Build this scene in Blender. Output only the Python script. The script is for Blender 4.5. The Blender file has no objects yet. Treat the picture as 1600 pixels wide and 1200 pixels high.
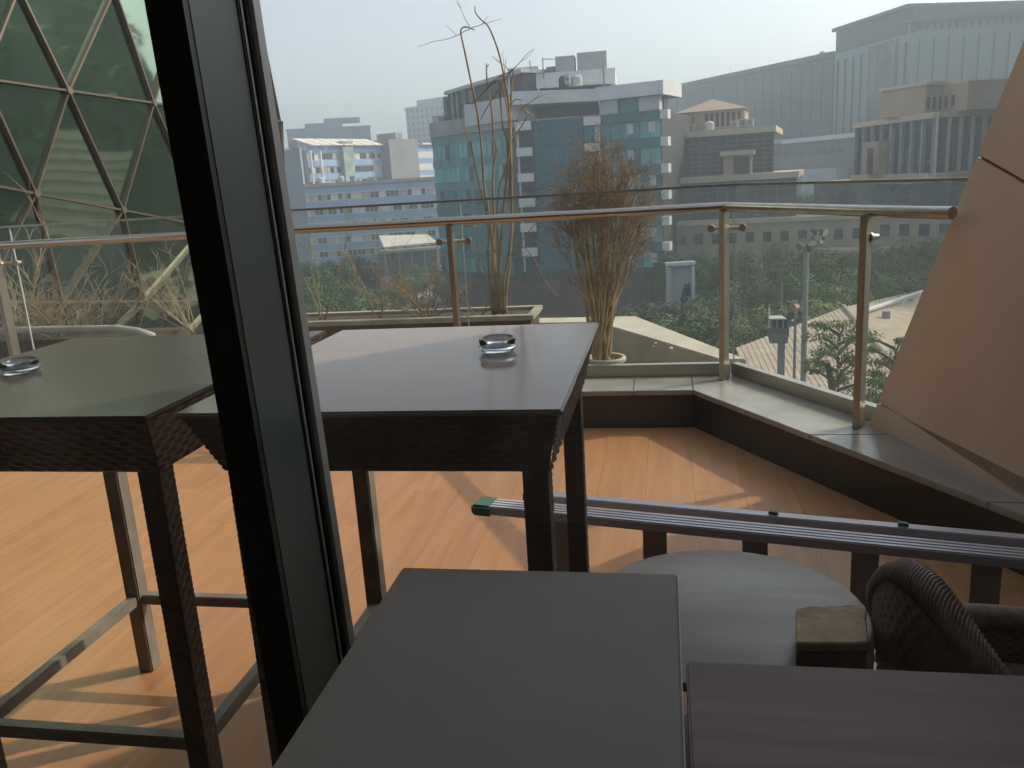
import bpy, bmesh, math, random
from mathutils import Vector, Matrix, noise
R = math.radians
random.seed(7)
SC = bpy.context.scene
COL = SC.collection

# ------------------------------------------------------------------ camera
EYE = Vector((0, 0, 1.53)); FPX = 1300.0
PITCH, ROLL, YAW = R(13.77), R(3.563), R(-10.81)
_cy, _sy, _cp, _sp, _cr, _sr = math.cos(YAW), math.sin(YAW), math.cos(PITCH), math.sin(PITCH), math.cos(ROLL), math.sin(ROLL)
_f = Vector((_sy, _cy, 0)); _r = Vector((_cy, -_sy, 0)); _d = Vector((0, 0, -1))
FWD = _f*_cp + _d*_sp; _d2 = _d*_cp - _f*_sp
RGT = _r*_cr + _d2*_sr; DWN = _d2*_cr - _r*_sr
cam_d = bpy.data.cameras.new('camera'); cam = bpy.data.objects.new('camera', cam_d); COL.objects.link(cam)
m3 = Matrix((RGT, -DWN, -FWD)).transposed()
cam.matrix_world = Matrix.Translation(EYE) @ m3.to_4x4()
cam_d.sensor_fit = 'HORIZONTAL'; cam_d.sensor_width = 36.0; cam_d.lens = 36.0*FPX/1600.0
cam_d.clip_start = 0.02; cam_d.clip_end = 6000
SC.camera = cam

# ------------------------------------------------------------------ light
SX, SY = -1.24, -0.67                       # shadow run per metre of height
sun_dir = Vector((-SX, -SY, 1)).normalized()
elev = math.asin(sun_dir.z); azi = math.atan2(sun_dir.x, sun_dir.y)
w = bpy.data.worlds.new('World'); SC.world = w; w.use_nodes = True
nt = w.node_tree; bg = nt.nodes['Background']
sky = nt.nodes.new('ShaderNodeTexSky'); sky.sky_type = 'NISHITA'; sky.sun_disc = False
sky.sun_elevation = elev; sky.sun_rotation = azi; sky.dust_density = 3.0; sky.air_density = 1.0; sky.ozone_density = 1.0
hsv = nt.nodes.new('ShaderNodeHueSaturation'); hsv.inputs['Saturation'].default_value = 0.55
tnt = nt.nodes.new('ShaderNodeMix'); tnt.data_type = 'RGBA'; tnt.blend_type = 'MULTIPLY'; tnt.inputs['Factor'].default_value = 1.0; tnt.inputs['B'].default_value = (1.03, 1.0, 0.985, 1)
nt.links.new(sky.outputs[0], hsv.inputs['Color']); nt.links.new(hsv.outputs[0], tnt.inputs['A']); nt.links.new(tnt.outputs['Result'], bg.inputs[0]); bg.inputs[1].default_value = 0.15
sd = bpy.data.lights.new('sun', 'SUN'); sd.energy = 2.35; sd.angle = R(0.53); sd.color = (1.0, 0.86, 0.68)
so = bpy.data.objects.new('sun', sd); COL.objects.link(so)
so.rotation_euler = sun_dir.to_track_quat('Z', 'Y').to_euler(); so.location = (40, 20, 60)
SC.view_settings.view_transform = 'Standard'; SC.view_settings.look = 'None'
SC.view_settings.exposure = 0.75; SC.view_settings.gamma = 1.0; SC.view_settings.use_curve_mapping = False
SC.cycles.max_bounces = 10; SC.cycles.transparent_max_bounces = 32; SC.cycles.volume_bounces = 0
SC.cycles.use_denoising = True

# ------------------------------------------------------------------ survey helpers (photo bearing -> bearing and height in the place)
def ray(px, py):
    return FWD + RGT*((px-800)/FPX) + DWN*((py-600)/FPX)
def on_z(px, py, z):
    d = ray(px, py); return EYE + d*((z-EYE.z)/d.z)
def at_d(px, py, dist):
    d = ray(px, py); return EYE + d*(dist/math.hypot(d.x, d.y))
def on_y(px, py, y):
    d = ray(px, py); return EYE + d*(y/d.y)

# ------------------------------------------------------------------ materials
MATS = {}
def mat(name, col, rough=0.6, spec=0.5, metal=0.0, var=0.0, vscale=4.0, col2=None, bump=0.0, bscale=60.0, coat=0.0, stretch=None, trans=0.0, detail=4.0, objvar=0.0, rvar=0.0, rscale=6.0):
    if name in MATS: return MATS[name]
    m = bpy.data.materials.new(name); m.use_nodes = True; MATS[name] = m
    n = m.node_tree.nodes; l = m.node_tree.links; b = n['Principled BSDF']
    b.inputs['Roughness'].default_value = rough; b.inputs['Specular IOR Level'].default_value = spec
    b.inputs['Metallic'].default_value = metal; b.inputs['Coat Weight'].default_value = coat; b.inputs['Coat Roughness'].default_value = 0.06
    b.inputs['Transmission Weight'].default_value = trans
    b.inputs['Base Color'].default_value = (*col, 1)
    tc = n.new('ShaderNodeTexCoord'); src = tc.outputs['Object']
    if stretch:
        mp = n.new('ShaderNodeMapping'); mp.inputs['Scale'].default_value = stretch; l.new(src, mp.inputs[0]); src = mp.outputs[0]
    out = None
    if var > 0 or col2:
        t = n.new('ShaderNodeTexNoise'); t.inputs['Scale'].default_value = vscale; t.inputs['Detail'].default_value = detail; l.new(src, t.inputs['Vector'])
        rp = n.new('ShaderNodeValToRGB'); rp.color_ramp.elements[0].position = 0.32; rp.color_ramp.elements[1].position = 0.68
        a = tuple(c*(1-var) for c in col); z = col2 if col2 else tuple(min(1, c*(1+var)) for c in col)
        rp.color_ramp.elements[0].color = (*a, 1); rp.color_ramp.elements[1].color = (*z, 1)
        l.new(t.outputs['Fac'], rp.inputs[0]); out = rp.outputs[0]
    if objvar > 0:
        oi = n.new('ShaderNodeObjectInfo'); hs = n.new('ShaderNodeHueSaturation')
        mr = n.new('ShaderNodeMapRange'); mr.inputs[3].default_value = 1-objvar; mr.inputs[4].default_value = 1+objvar
        l.new(oi.outputs['Random'], mr.inputs[0]); l.new(mr.outputs[0], hs.inputs['Value'])
        if out: l.new(out, hs.inputs['Color'])
        else: hs.inputs['Color'].default_value = (*col, 1)
        out = hs.outputs[0]
    if out: l.new(out, b.inputs['Base Color'])
    if rvar > 0:      # smudges and wear in the gloss
        t4 = n.new('ShaderNodeTexNoise'); t4.inputs['Scale'].default_value = rscale; t4.inputs['Detail'].default_value = 8; t4.inputs['Roughness'].default_value = 0.65; l.new(tc.outputs['Object'], t4.inputs['Vector'])
        m4 = n.new('ShaderNodeMapRange'); m4.inputs[1].default_value = 0.35; m4.inputs[2].default_value = 0.65; m4.inputs[3].default_value = max(0.03, rough-rvar); m4.inputs[4].default_value = min(1, rough+rvar)
        l.new(t4.outputs['Fac'], m4.inputs[0]); l.new(m4.outputs[0], b.inputs['Roughness'])
    if bump > 0:
        t2 = n.new('ShaderNodeTexNoise'); t2.inputs['Scale'].default_value = bscale; t2.inputs['Detail'].default_value = 3; l.new(src, t2.inputs['Vector'])
        bp = n.new('ShaderNodeBump'); bp.inputs['Strength'].default_value = bump; bp.inputs['Distance'].default_value = 0.01
        l.new(t2.outputs['Fac'], bp.inputs['Height']); l.new(bp.outputs[0], b.inputs['Normal'])
    return m

def glass_thin(name, tint, refl=0.06, rough=0.0, dirt_veil=0.0, dirt_veil_col=(0.6, 0.6, 0.55)):
    """a pane seen from both sides: lets light through, mirrors a little more at a slant, carries a film of dust, on the window also a veil standing in for reflections"""
    m = bpy.data.materials.new(name); m.use_nodes = True; MATS[name] = m
    n = m.node_tree.nodes; l = m.node_tree.links; n.remove(n['Principled BSDF']); o = n['Material Output']
    tr = n.new('ShaderNodeBsdfTransparent'); tr.inputs[0].default_value = (*tint, 1)
    gl = n.new('ShaderNodeBsdfGlossy'); gl.inputs['Roughness'].default_value = rough; gl.inputs[0].default_value = (1, 1, 1, 1)
    fr = n.new('ShaderNodeLayerWeight'); fr.inputs[0].default_value = 0.25
    mr = n.new('ShaderNodeMapRange'); mr.inputs[3].default_value = refl; mr.inputs[4].default_value = 0.75
    pw = n.new('ShaderNodeMath'); pw.operation = 'POWER'; pw.inputs[1].default_value = 2.5
    l.new(fr.outputs['Facing'], pw.inputs[0]); l.new(pw.outputs[0], mr.inputs[0])
    mx = n.new('ShaderNodeMixShader'); l.new(mr.outputs[0], mx.inputs[0]); l.new(tr.outputs[0], mx.inputs[1]); l.new(gl.outputs[0], mx.inputs[2])
    last = mx.outputs[0]
    if dirt_veil > 0:
        df = n.new('ShaderNodeBsdfDiffuse'); df.inputs[0].default_value = (*dirt_veil_col, 1)
        tl = n.new('ShaderNodeBsdfTranslucent'); tl.inputs[0].default_value = (*dirt_veil_col, 1)
        ad = n.new('ShaderNodeMixShader'); ad.inputs[0].default_value = 0.5; l.new(df.outputs[0], ad.inputs[1]); l.new(tl.outputs[0], ad.inputs[2])
        tc = n.new('ShaderNodeTexCoord'); mp = n.new('ShaderNodeMapping'); mp.inputs['Scale'].default_value = (3, 3, 0.8); l.new(tc.outputs['Object'], mp.inputs[0])
        t = n.new('ShaderNodeTexNoise'); t.inputs['Scale'].default_value = 3; t.inputs['Detail'].default_value = 6; l.new(mp.outputs[0], t.inputs['Vector'])
        m2 = n.new('ShaderNodeMapRange'); m2.inputs[1].default_value = 0.35; m2.inputs[2].default_value = 0.75; m2.inputs[3].default_value = dirt_veil*0.5; m2.inputs[4].default_value = dirt_veil*1.4
        l.new(t.outputs['Fac'], m2.inputs[0])
        mm = n.new('ShaderNodeMixShader'); l.new(m2.outputs[0], mm.inputs[0]); l.new(last, mm.inputs[1]); l.new(ad.outputs[0], mm.inputs[2]); last = mm.outputs[0]
    l.new(last, o.inputs['Surface'])
    return m

def wood_floor(name):
    m = bpy.data.materials.new(name); m.use_nodes = True; MATS[name] = m
    n = m.node_tree.nodes; l = m.node_tree.links; b = n['Principled BSDF']
    tc = n.new('ShaderNodeTexCoord'); oi = n.new('ShaderNodeObjectInfo')
    ad = n.new('ShaderNodeVectorMath'); ad.operation = 'ADD'
    sc = n.new('ShaderNodeVectorMath'); sc.operation = 'SCALE'; sc.inputs[0].default_value = (13, 7, 3); l.new(oi.outputs['Random'], sc.inputs['Scale'])
    l.new(tc.outputs['Object'], ad.inputs[0]); l.new(sc.outputs[0], ad.inputs[1])
    mp = n.new('ShaderNodeMapping'); mp.inputs['Scale'].default_value = (26, 1.6, 1); l.new(ad.outputs[0], mp.inputs[0])
    t = n.new('ShaderNodeTexNoise'); t.inputs['Scale'].default_value = 1.0; t.inputs['Detail'].default_value = 5; l.new(mp.outputs[0], t.inputs['Vector'])
    rp = n.new('ShaderNodeValToRGB'); e = rp.color_ramp.elements
    e[0].position = 0.3; e[0].color = (0.36, 0.165, 0.064, 1); e[1].position = 0.72; e[1].color = (0.46, 0.225, 0.090, 1)
    l.new(t.outputs['Fac'], rp.inputs[0])
    hs = n.new('ShaderNodeHueSaturation'); mr = n.new('ShaderNodeMapRange'); mr.inputs[3].default_value = 0.965; mr.inputs[4].default_value = 1.035
    l.new(oi.outputs['Random'], mr.inputs[0]); l.new(mr.outputs[0], hs.inputs['Value']); l.new(rp.outputs[0], hs.inputs['Color'])
    # dusty wear
    t3 = n.new('ShaderNodeTexNoise'); t3.inputs['Scale'].default_value = 1.3; t3.inputs['Detail'].default_value = 5
    gm = n.new('ShaderNodeNewGeometry'); l.new(gm.outputs['Position'], t3.inputs['Vector'])
    m3_ = n.new('ShaderNodeMapRange'); m3_.inputs[1].default_value = 0.4; m3_.inputs[2].default_value = 0.75; m3_.inputs[3].default_value = 0.0; m3_.inputs[4].default_value = 0.16
    l.new(t3.outputs['Fac'], m3_.inputs[0])
    mx = n.new('ShaderNodeMix'); mx.data_type = 'RGBA'; l.new(m3_.outputs[0], mx.inputs['Factor']); l.new(hs.outputs[0], mx.inputs['A']); mx.inputs['B'].default_value = (0.46, 0.30, 0.175, 1)
    l.new(mx.outputs['Result'], b.inputs['Base Color'])
    b.inputs['Roughness'].default_value = 0.42
    bp = n.new('ShaderNodeBump'); bp.inputs['Strength'].default_value = 0.08; bp.inputs['Distance'].default_value = 0.004
    l.new(t.outputs['Fac'], bp.inputs['Height']); l.new(bp.outputs[0], b.inputs['Normal'])
    return m

# ------------------------------------------------------------------ mesh builder
XF = {}
class MB:
    def __init__(s): s.v = []; s.f = []
    def add(s, vs, fs):
        k = len(s.v); s.v += [Vector(p) for p in vs]; s.f += [tuple(i+k for i in f) for f in fs]; return s
    def hexa(s, p):   # 8 points: bottom 0-3, top 4-7
        return s.add(p, [(3, 2, 1, 0), (4, 5, 6, 7), (0, 1, 5, 4), (1, 2, 6, 5), (2, 3, 7, 6), (3, 0, 4, 7)])
    def box(s, x0, x1, y0, y1, z0, z1):
        return s.hexa([(x0, y0, z0), (x1, y0, z0), (x1, y1, z0), (x0, y1, z0), (x0, y0, z1), (x1, y0, z1), (x1, y1, z1), (x0, y1, z1)])
    def prism(s, poly, z0, z1):
        n = len(poly); vs = [(p[0], p[1], z0) for p in poly] + [(p[0], p[1], z1) for p in poly]
        a = sum(poly[i][0]*poly[(i+1) % n][1]-poly[(i+1) % n][0]*poly[i][1] for i in range(n))
        fs = [tuple(range(n-1, -1, -1)), tuple(range(n, 2*n))] + [(i, (i+1) % n, n+(i+1) % n, n+i) for i in range(n)]
        if a < 0: fs = [tuple(reversed(f)) for f in fs]
        return s.add(vs, fs)
    def plate(s, pts, thick):   # flat polygon given thickness along -normal
        pts = [Vector(p) for p in pts]; nrm = (pts[1]-pts[0]).cross(pts[2]-pts[1]).normalized()
        n = len(pts); vs = pts + [p-nrm*thick for p in pts]
        return s.add(vs, [tuple(range(n)), tuple(range(2*n-1, n-1, -1))] + [((i+1) % n, i, n+i, n+(i+1) % n) for i in range(n)])
    def bar(s, a, b, wd, ht, up=(0, 0, 1)):   # square bar from a to b
        a = Vector(a); b = Vector(b); t = (b-a).normalized(); u = Vector(up)
        x = t.cross(u)
        if x.length < 1e-4: x = t.cross(Vector((1, 0, 0)))
        x.normalize(); y = x.cross(t).normalized()
        c = [(-1, -1), (1, -1), (1, 1), (-1, 1)]
        vs = [a + x*i*wd/2 + y*j*ht/2 for i, j in c] + [b + x*i*wd/2 + y*j*ht/2 for i, j in c]
        return s.hexa(vs)
    def tube(s, pts, rad, n=6, cap=True):
        pts = [Vector(p) for p in pts]; k = len(s.v); m = len(pts)
        if not hasattr(rad, '__len__'): rad = [rad]*m
        x = None
        for i, p in enumerate(pts):
            t = (pts[min(i+1, m-1)]-pts[max(i-1, 0)])
            t = t.normalized() if t.length > 1e-9 else Vector((0, 0, 1))
            if x is None:
                x = t.orthogonal().normalized()
            else:
                x = x - t*x.dot(t); x = x.normalized() if x.length > 1e-6 else t.orthogonal().normalized()
            y = t.cross(x)
            for j in range(n):
                a = 2*math.pi*j/n; s.v.append(p + (x*math.cos(a)+y*math.sin(a))*rad[i])
        for i in range(m-1):
            for j in range(n):
                j2 = (j+1) % n; s.f.append((k+i*n+j, k+i*n+j2, k+(i+1)*n+j2, k+(i+1)*n+j))
        if cap:
            s.f.append(tuple(k+j for j in range(n-1, -1, -1))); s.f.append(tuple(k+(m-1)*n+j for j in range(n)))
        return s
    def lathe(s, c, prof, n=24, closed=False):
        c = Vector(c); k = len(s.v); m = len(prof)
        for r, z in prof:
            for j in range(n):
                a = 2*math.pi*j/n; s.v.append(c + Vector((r*math.cos(a), r*math.sin(a), z)))
        for i in range(m if closed else m-1):
            i2 = (i+1) % m
            for j in range(n):
                j2 = (j+1) % n; s.f.append((k+i*n+j, k+i*n+j2, k+i2*n+j2, k+i2*n+j))
        if not closed:
            s.f.append(tuple(k+j for j in range(n-1, -1, -1))); s.f.append(tuple(k+(m-1)*n+j for j in range(n)))
        return s
    def mesh(s, name, material, inv=None, smooth=False, bevel=0):
        me = bpy.data.meshes.new(name)
        vs = [inv @ p for p in s.v] if inv else s.v
        me.from_pydata([tuple(p) for p in vs], [], s.f); me.materials.append(material)
        if bevel:
            bm = bmesh.new(); bm.from_mesh(me)
            bmesh.ops.bevel(bm, geom=list(bm.edges), offset=bevel, segments=2, affect='EDGES', clamp_overlap=True)
            bm.to_mesh(me); bm.free()
        if smooth:
            for p in me.polygons: p.use_smooth = True
        me.validate(); me.update()
        return me
    def build(s, name, material, parent=None, smooth=False, bevel=0, label=None, kind=None, smart=0):
        inv = XF[root_of(parent).name].inverted() if parent is not None and root_of(parent).name in XF else None
        me = s.mesh(name, material, inv, smooth, bevel)
        if smart: me.set_sharp_from_angle(angle=R(smart))
        o = bpy.data.objects.new(name, me); COL.objects.link(o)
        if parent is not None: o.parent = parent
        if label: o['label'] = label
        if kind: o['kind'] = kind
        return o
def root_of(o):
    while o is not None and o.parent is not None: o = o.parent
    return o
def tag(o, label=None, cat=None, group=None, kind=None):
    if label: o['label'] = label
    if cat: o['category'] = cat
    if group: o['group'] = group
    if kind: o['kind'] = kind
    return o
def thing(name, label, cat, loc=(0, 0, 0), rz=0.0, group=None):
    o = bpy.data.objects.new(name, None); COL.objects.link(o); o.empty_display_size = 0.1
    o.location = loc; o.rotation_euler = (0, 0, rz)
    XF[o.name] = Matrix.Translation(Vector(loc)) @ Matrix.Rotation(rz, 4, 'Z')
    return tag(o, label, cat, group)
def copy_tree(o, parent=None):
    c = o.copy(); COL.objects.link(c)
    if parent is not None: c.parent = parent
    for ch in list(o.children): copy_tree(ch, c)
    return c
def piece(name, me, parent, loc_world, rz=0.0, scale=None):
    """one more object that shares mesh data"""
    o = bpy.data.objects.new(name, me); COL.objects.link(o); o.parent = parent
    M = Matrix.Translation(Vector(loc_world)) @ Matrix.Rotation(rz, 4, 'Z')
    r = root_of(parent)
    if r.name in XF: M = XF[r.name].inverted() @ M
    if scale: M = M @ Matrix.Diagonal((*scale, 1))
    o.matrix_local = M
    return o
def rnd(a, b): return random.uniform(a, b)

GZ = -19.5      # street level, terrace floor is z = 0
# ================================================================== SETTING
M_ground = mat('street_ground', (0.085, 0.085, 0.075), 0.9, var=0.35, vscale=0.03, col2=(0.13, 0.125, 0.10))
g = MB(); N = 40
for i in range(N+1):
    for j in range(N+1): g.v.append(Vector((-1400+2800*i/N, -1400+2800*j/N, GZ)))
for i in range(N):
    for j in range(N): a = i*(N+1)+j; g.f.append((a, a+N+1, a+N+2, a+1))
tag(g.build('ground', M_ground), kind='structure')
M_road = mat('asphalt', (0.07, 0.07, 0.072), 0.85, var=0.25, vscale=0.3)
M_kerb_street = mat('street_kerb', (0.32, 0.31, 0.29), 0.8, var=0.2)
M_paint = mat('road_paint', (0.75, 0.75, 0.72), 0.7)
def strip(name, a, b, wd, z0, z1, m):
    a = Vector((a[0], a[1], 0)); b = Vector((b[0], b[1], 0)); t = (b-a).normalized(); n_ = Vector((-t.y, t.x, 0))*wd/2
    return tag(MB().prism([(a+n_)[:2], (a-n_)[:2], (b-n_)[:2], (b+n_)[:2]], z0, z1).build(name, m), kind='structure')
ra = at_d(560, 505, 88); rb = at_d(760, 415, 205)
ra2 = ra + (ra-rb).normalized()*60; rb2 = rb + (rb-ra).normalized()*160
strip('road', ra2, rb2, 11, GZ-0.2, GZ+0.02, M_road)
rt = (rb2-ra2).normalized(); rn = Vector((-rt.y, rt.x, 0))
strip('pavement', ra2+rn*7.2, rb2+rn*7.2, 3, GZ-0.2, GZ+0.14, M_kerb_street)
strip('pavement', ra2-rn*7.2, rb2-rn*7.2, 3, GZ-0.2, GZ+0.14, M_kerb_street)
mk = MB()
L_ = (rb2-ra2).length; t = 0
while t < L_:
    a = ra2+rt*t; b = ra2+rt*min(L_, t+3)
    mk.prism([(a+rn*.08)[:2], (a-rn*.08)[:2], (b-rn*.08)[:2], (b+rn*.08)[:2]], GZ+0.02, GZ+0.026); t += 8
tag(mk.build('road_markings', M_paint), kind='structure')

# ---- terrace floor
M_plank = wood_floor('wood_floor')
M_sub = mat('floor_bed', (0.06, 0.045, 0.035), 0.9)
terrace = tag(MB().prism([(-6.2, 1.22), (1.75, 1.22), (1.75, 2.0), (0.166, 4.97), (-6.2, 4.97)], -0.35, -0.021).build('terrace_floor', M_sub), kind='structure')
PW, PL, GAP = 0.235, 1.32, 0.0009
plank_me = MB().box(-PW/2+GAP/2, PW/2-GAP/2, -PL/2+GAP/2, PL/2-GAP/2, -0.02, 0).mesh('plank', M_plank)
def kerb_x(y):   # terrace edge on the right
    return 0.166 + (4.965-y)*(0.974-0.165)/(4.961-3.6)
i = 0; x = -6.1
while x < 1.7:
    y = 1.25 + PL/2 - [0.0, 0.88, 0.44][i % 3]
    while y - PL/2 < 4.965:
        y0, y1 = max(1.24, y-PL/2), min(4.962, y+PL/2)
        if y1-y0 > 0.05 and x-PW/2 < kerb_x(y0)-0.003:
            poly = [(x-PW/2+GAP/2, y0+GAP/2), (x+PW/2-GAP/2, y0+GAP/2), (x+PW/2-GAP/2, y1-GAP/2), (x-PW/2+GAP/2, y1-GAP/2)]
            xr = x+PW/2
            if y1-y0 > PL-0.001 and xr < kerb_x(y1):
                piece('plank', plank_me, terrace, (x, (y0+y1)/2, 0))
            else:
                # clip with the kerb line
                out = []; n = len(poly)
                sd_ = lambda p: kerb_x(p[1])-0.003-p[0]
                for k in range(n):
                    p, q = poly[k], poly[(k+1) % n]; a, b = sd_(p), sd_(q)
                    if a >= 0: out.append(p)
                    if (a >= 0) != (b >= 0):
                        tt = a/(a-b); out.append((p[0]+(q[0]-p[0])*tt, p[1]+(q[1]-p[1])*tt))
                if len(out) >= 3:
                    c = (x, (y0+y1)/2)
                    me = MB().prism([(p[0]-c[0], p[1]-c[1]) for p in out], -0.02, 0).mesh('plank', M_plank)
                    piece('plank', me, terrace, (c[0], c[1], 0))
        y += PL
    x += PW; i += 1

# ---- granite kerb round the terrace
M_granite = mat('polished_granite', (0.30, 0.28, 0.245), 0.26, var=0.18, vscale=3.0, col2=(0.37, 0.345, 0.30), bump=0.02, bscale=20)
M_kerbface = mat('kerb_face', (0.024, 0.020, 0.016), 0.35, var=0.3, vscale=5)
KT = 0.24
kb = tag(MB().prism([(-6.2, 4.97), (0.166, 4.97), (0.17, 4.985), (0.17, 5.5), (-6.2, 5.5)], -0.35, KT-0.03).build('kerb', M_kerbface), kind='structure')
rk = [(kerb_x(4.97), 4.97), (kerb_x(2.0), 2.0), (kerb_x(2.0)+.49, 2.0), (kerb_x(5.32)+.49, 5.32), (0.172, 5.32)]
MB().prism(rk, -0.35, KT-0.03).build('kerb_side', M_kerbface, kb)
xs = [-6.2, -4.9, -3.7, -2.5, -1.3, -0.2, 0.158]
for a, b in zip(xs[:-1], xs[1:]):
    MB().box(a+.0015, b-.0015, 4.945, 5.32, KT-0.03, KT).build('coping_slab', M_granite, kb, bevel=0.004)
ys = [4.945, 4.05, 3.2, 2.35, 1.7]
for a, b in zip(ys[:-1], ys[1:]):
    off = -0.028
    q = [(kerb_x(a)+off+.002, a-.0015), (kerb_x(b)+off, b+.0015), (kerb_x(b)+0.50, b+.0015+0.0), (kerb_x(a)+0.50, a-.0015)]
    if a > 4.9: q = [(0.160, 4.943), (kerb_x(b)+off, b+.0015), (kerb_x(b)+0.50, b+.0015), (kerb_x(5.36)+.50, 5.36), (0.160, 5.36)]
    MB().prism(q, KT-0.03, KT+0.0004).build('coping_slab', M_granite, kb, bevel=0.004)

# ---- outer ledge beyond the glass
M_stone = mat('cream_stone', (0.50, 0.45, 0.36), 0.75, var=0.12, vscale=4, bump=0.15, bscale=40)
M_outer = mat('outer_floor', (0.30, 0.27, 0.22), 0.8, var=0.2, vscale=2)
ol = tag(MB().prism([(-7.5, 5.52), (0.35, 5.52), (-0.2, 6.9), (-7.5, 7.0)], -0.35, 0.06).build('planting_ledge', M_outer), kind='structure')
MB().prism([(0.36, 5.505), (0.52, 5.505), (-0.26, 7.34), (-0.58, 7.09)], 0.0, 0.30).build('ledge_parapet', M_stone, ol, bevel=0.008)
MB().prism([(-0.585, 7.092), (-0.262, 7.343), (-2.6, 7.5), (-2.6, 7.25)], 0.0, 0.298).build('ledge_parapet', M_stone, ol, bevel=0.008)
# stone chips on the ledge
for (px, py, s) in ((1025, 537, .018), (1021, 545, .022), (1049, 545, .018)):
    p = on_z(px, py, 0.30); b = MB()
    pts = [Vector((rnd(-1, 1), rnd(-1, 1), rnd(0, 1.3))).normalized()*s*rnd(.8, 1.2) for _ in range(10)]
    bm = bmesh.new()
    for q in pts: bm.verts.new(q)
    bmesh.ops.convex_hull(bm, input=bm.verts); me = bpy.data.meshes.new('pebble'); bm.to_mesh(me); bm.free(); me.materials.append(M_stone)
    o = bpy.data.objects.new('pebble', me); COL.objects.link(o); o.location = p+Vector((0, 0, -.002))
    tag(o, {1025: 'small pale stone chip on the cream parapet, farthest of the three', 1021: 'small pale stone chip on the cream parapet, left and nearer of the pair', 1049: 'small pale stone chip lying alone on the cream parapet, to the right'}[px], 'pebble', 'stone chips on the parapet')

# ================================================================== BUILDING THE CAMERA STANDS IN
M_in_wall = mat('room_wall', (0.30, 0.29, 0.27), 0.9, var=0.05)
M_in_floor = mat('room_floor', (0.16, 0.12, 0.09), 0.5, var=0.2)
rm = tag(MB().box(-6.2, 1.75, -5, 1.20, -0.3, 0.0).build('room_floor', M_in_floor), kind='structure')
tag(MB().box(-6.5, 2.6, -5.3, 1.36, 3.2, 3.6).build('ceiling', M_in_wall), kind='structure')
tag(MB().box(-6.5, 2.6, -5.3, -5.0, -0.3, 3.2).build('back_wall', M_in_wall), kind='structure')
tag(MB().box(-6.5, -6.2, -5.0, 1.36, -0.3, 3.2).build('side_wall', M_in_wall), kind='structure')
tag(MB().box(1.75, 2.6, -5.0, 1.36, -0.3, 3.2).build('side_wall', M_in_wall), kind='structure')

# leaning clad wall on the right: edge starts on the kerb and leans away from plumb
M_clad = mat('cladding', (0.66, 0.475, 0.355), 0.36, spec=0.4, metal=0.0, var=0.11, vscale=1.1, bump=0.04, bscale=2.2, rvar=0.06, rscale=2.5, detail=7, stretch=(1.6, 1.6, .5))
M_clad_dark = mat('cladding_joint', (0.10, 0.08, 0.065), 0.8)
EB = Vector((0.989, 4.217, KT)); ED = Vector((0.209, -0.350, 1.0)); WD = Vector((0.31, -0.95, 0))
WN = ED.cross(WD).normalized()
if WN.x > 0: WN = -WN
def wall_hit(px, py):
    d = ray(px, py); return EYE + d*((EB-EYE).dot(WN)/d.dot(WN))
def uv(p):
    q = p-EB; u = WD.normalized(); k = q.z/ED.z; return k, (q-ED*k).dot(u)
def wp(k, s): return EB + ED*k + WD.normalized()*s
cw = thing('leaning_wall', 'leaning brown metal clad wall rising beside the railing at the right', 'wall', EB)
def seam(p1, p2):     # line in (s -> k)
    k1, s1 = uv(p1); k2, s2 = uv(p2); return lambda s: k1+(k2-k1)*(s-s1)/(s2-s1)
s1 = seam(wall_hit(1365, 625), wall_hit(1540, 740)); s2 = seam(wall_hit(1530, 245), wall_hit(1600, 285))
SE = 2.9
lo = lambda s: -0.02
hi = lambda s: 5.6
g_ = 0.005
for (fa, fb) in ((lo, s1), (s1, s2), (s2, hi)):
    pts = []
    for s_ in (0.0, SE):
        pts.append((fa(s_)+g_, s_))
    for s_ in (SE, 0.0):
        pts.append((max(fb(s_), fa(s_)+.05)-g_, s_))
    P = [wp(k, s_) for k, s_ in pts]
    nn = (P[1]-P[0]).cross(P[2]-P[1])
    if nn.dot(WN) < 0: P = P[::-1]
    MB().plate(P, 0.02).build('cladding_panel', M_clad, cw, bevel=0.003)
bk = [wp(-0.02, 0.0) , wp(-0.02, SE), wp(5.6, SE), wp(5.6, 0.0)]
b = MB(); inn = [p-WN*0.021 for p in bk]; far = [Vector((p.x+1.6, p.y-0.02 if i in (0, 3) else p.y, p.z)) for i, p in enumerate(bk)]
b.add(inn+far, [(0, 1, 2, 3), (7, 6, 5, 4), (0, 4, 5, 1), (1, 5, 6, 2), (2, 6, 7, 3), (3, 7, 4, 0)])
b.build('wall_core', M_clad_dark, cw)

# window: mullion and panes
M_frame_dark = mat('frame_black', (0.030, 0.037, 0.034), 0.45, var=0.2, vscale=6)
M_frame_grey = mat('frame_grey', (0.125, 0.160, 0.152), 0.42, metal=0.2, var=0.12, vscale=2.5, stretch=(1, 1, .4), bump=0.01)
M_gasket = mat('gasket', (0.012, 0.012, 0.012), 0.5)
M_cap = mat('frame_cap', (0.42, 0.44, 0.43), 0.45, metal=0.2)
mu = thing('window_mullion', 'dark leaning aluminium window mullion rising in front of the view at the left', 'window frame', (-0.6, 1.2, 0))
LEAN = -0.030
def mx(x, z): return x + LEAN*(z-1.21)
def mbox(x0, x1, y0, y1, z0=0.0, z1=3.2):
    return MB().hexa([(mx(x0, z0), y0, z0), (mx(x1, z0), y0, z0), (mx(x1, z0), y1, z0), (mx(x0, z0), y1, z0), (mx(x0, z1), y0, z1), (mx(x1, z1), y0, z1), (mx(x1, z1), y1, z1), (mx(x0, z1), y1, z1)])
mbox(-0.680, -0.6235, 1.1345, 1.150).build('inner_face', M_frame_dark, mu)
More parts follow.
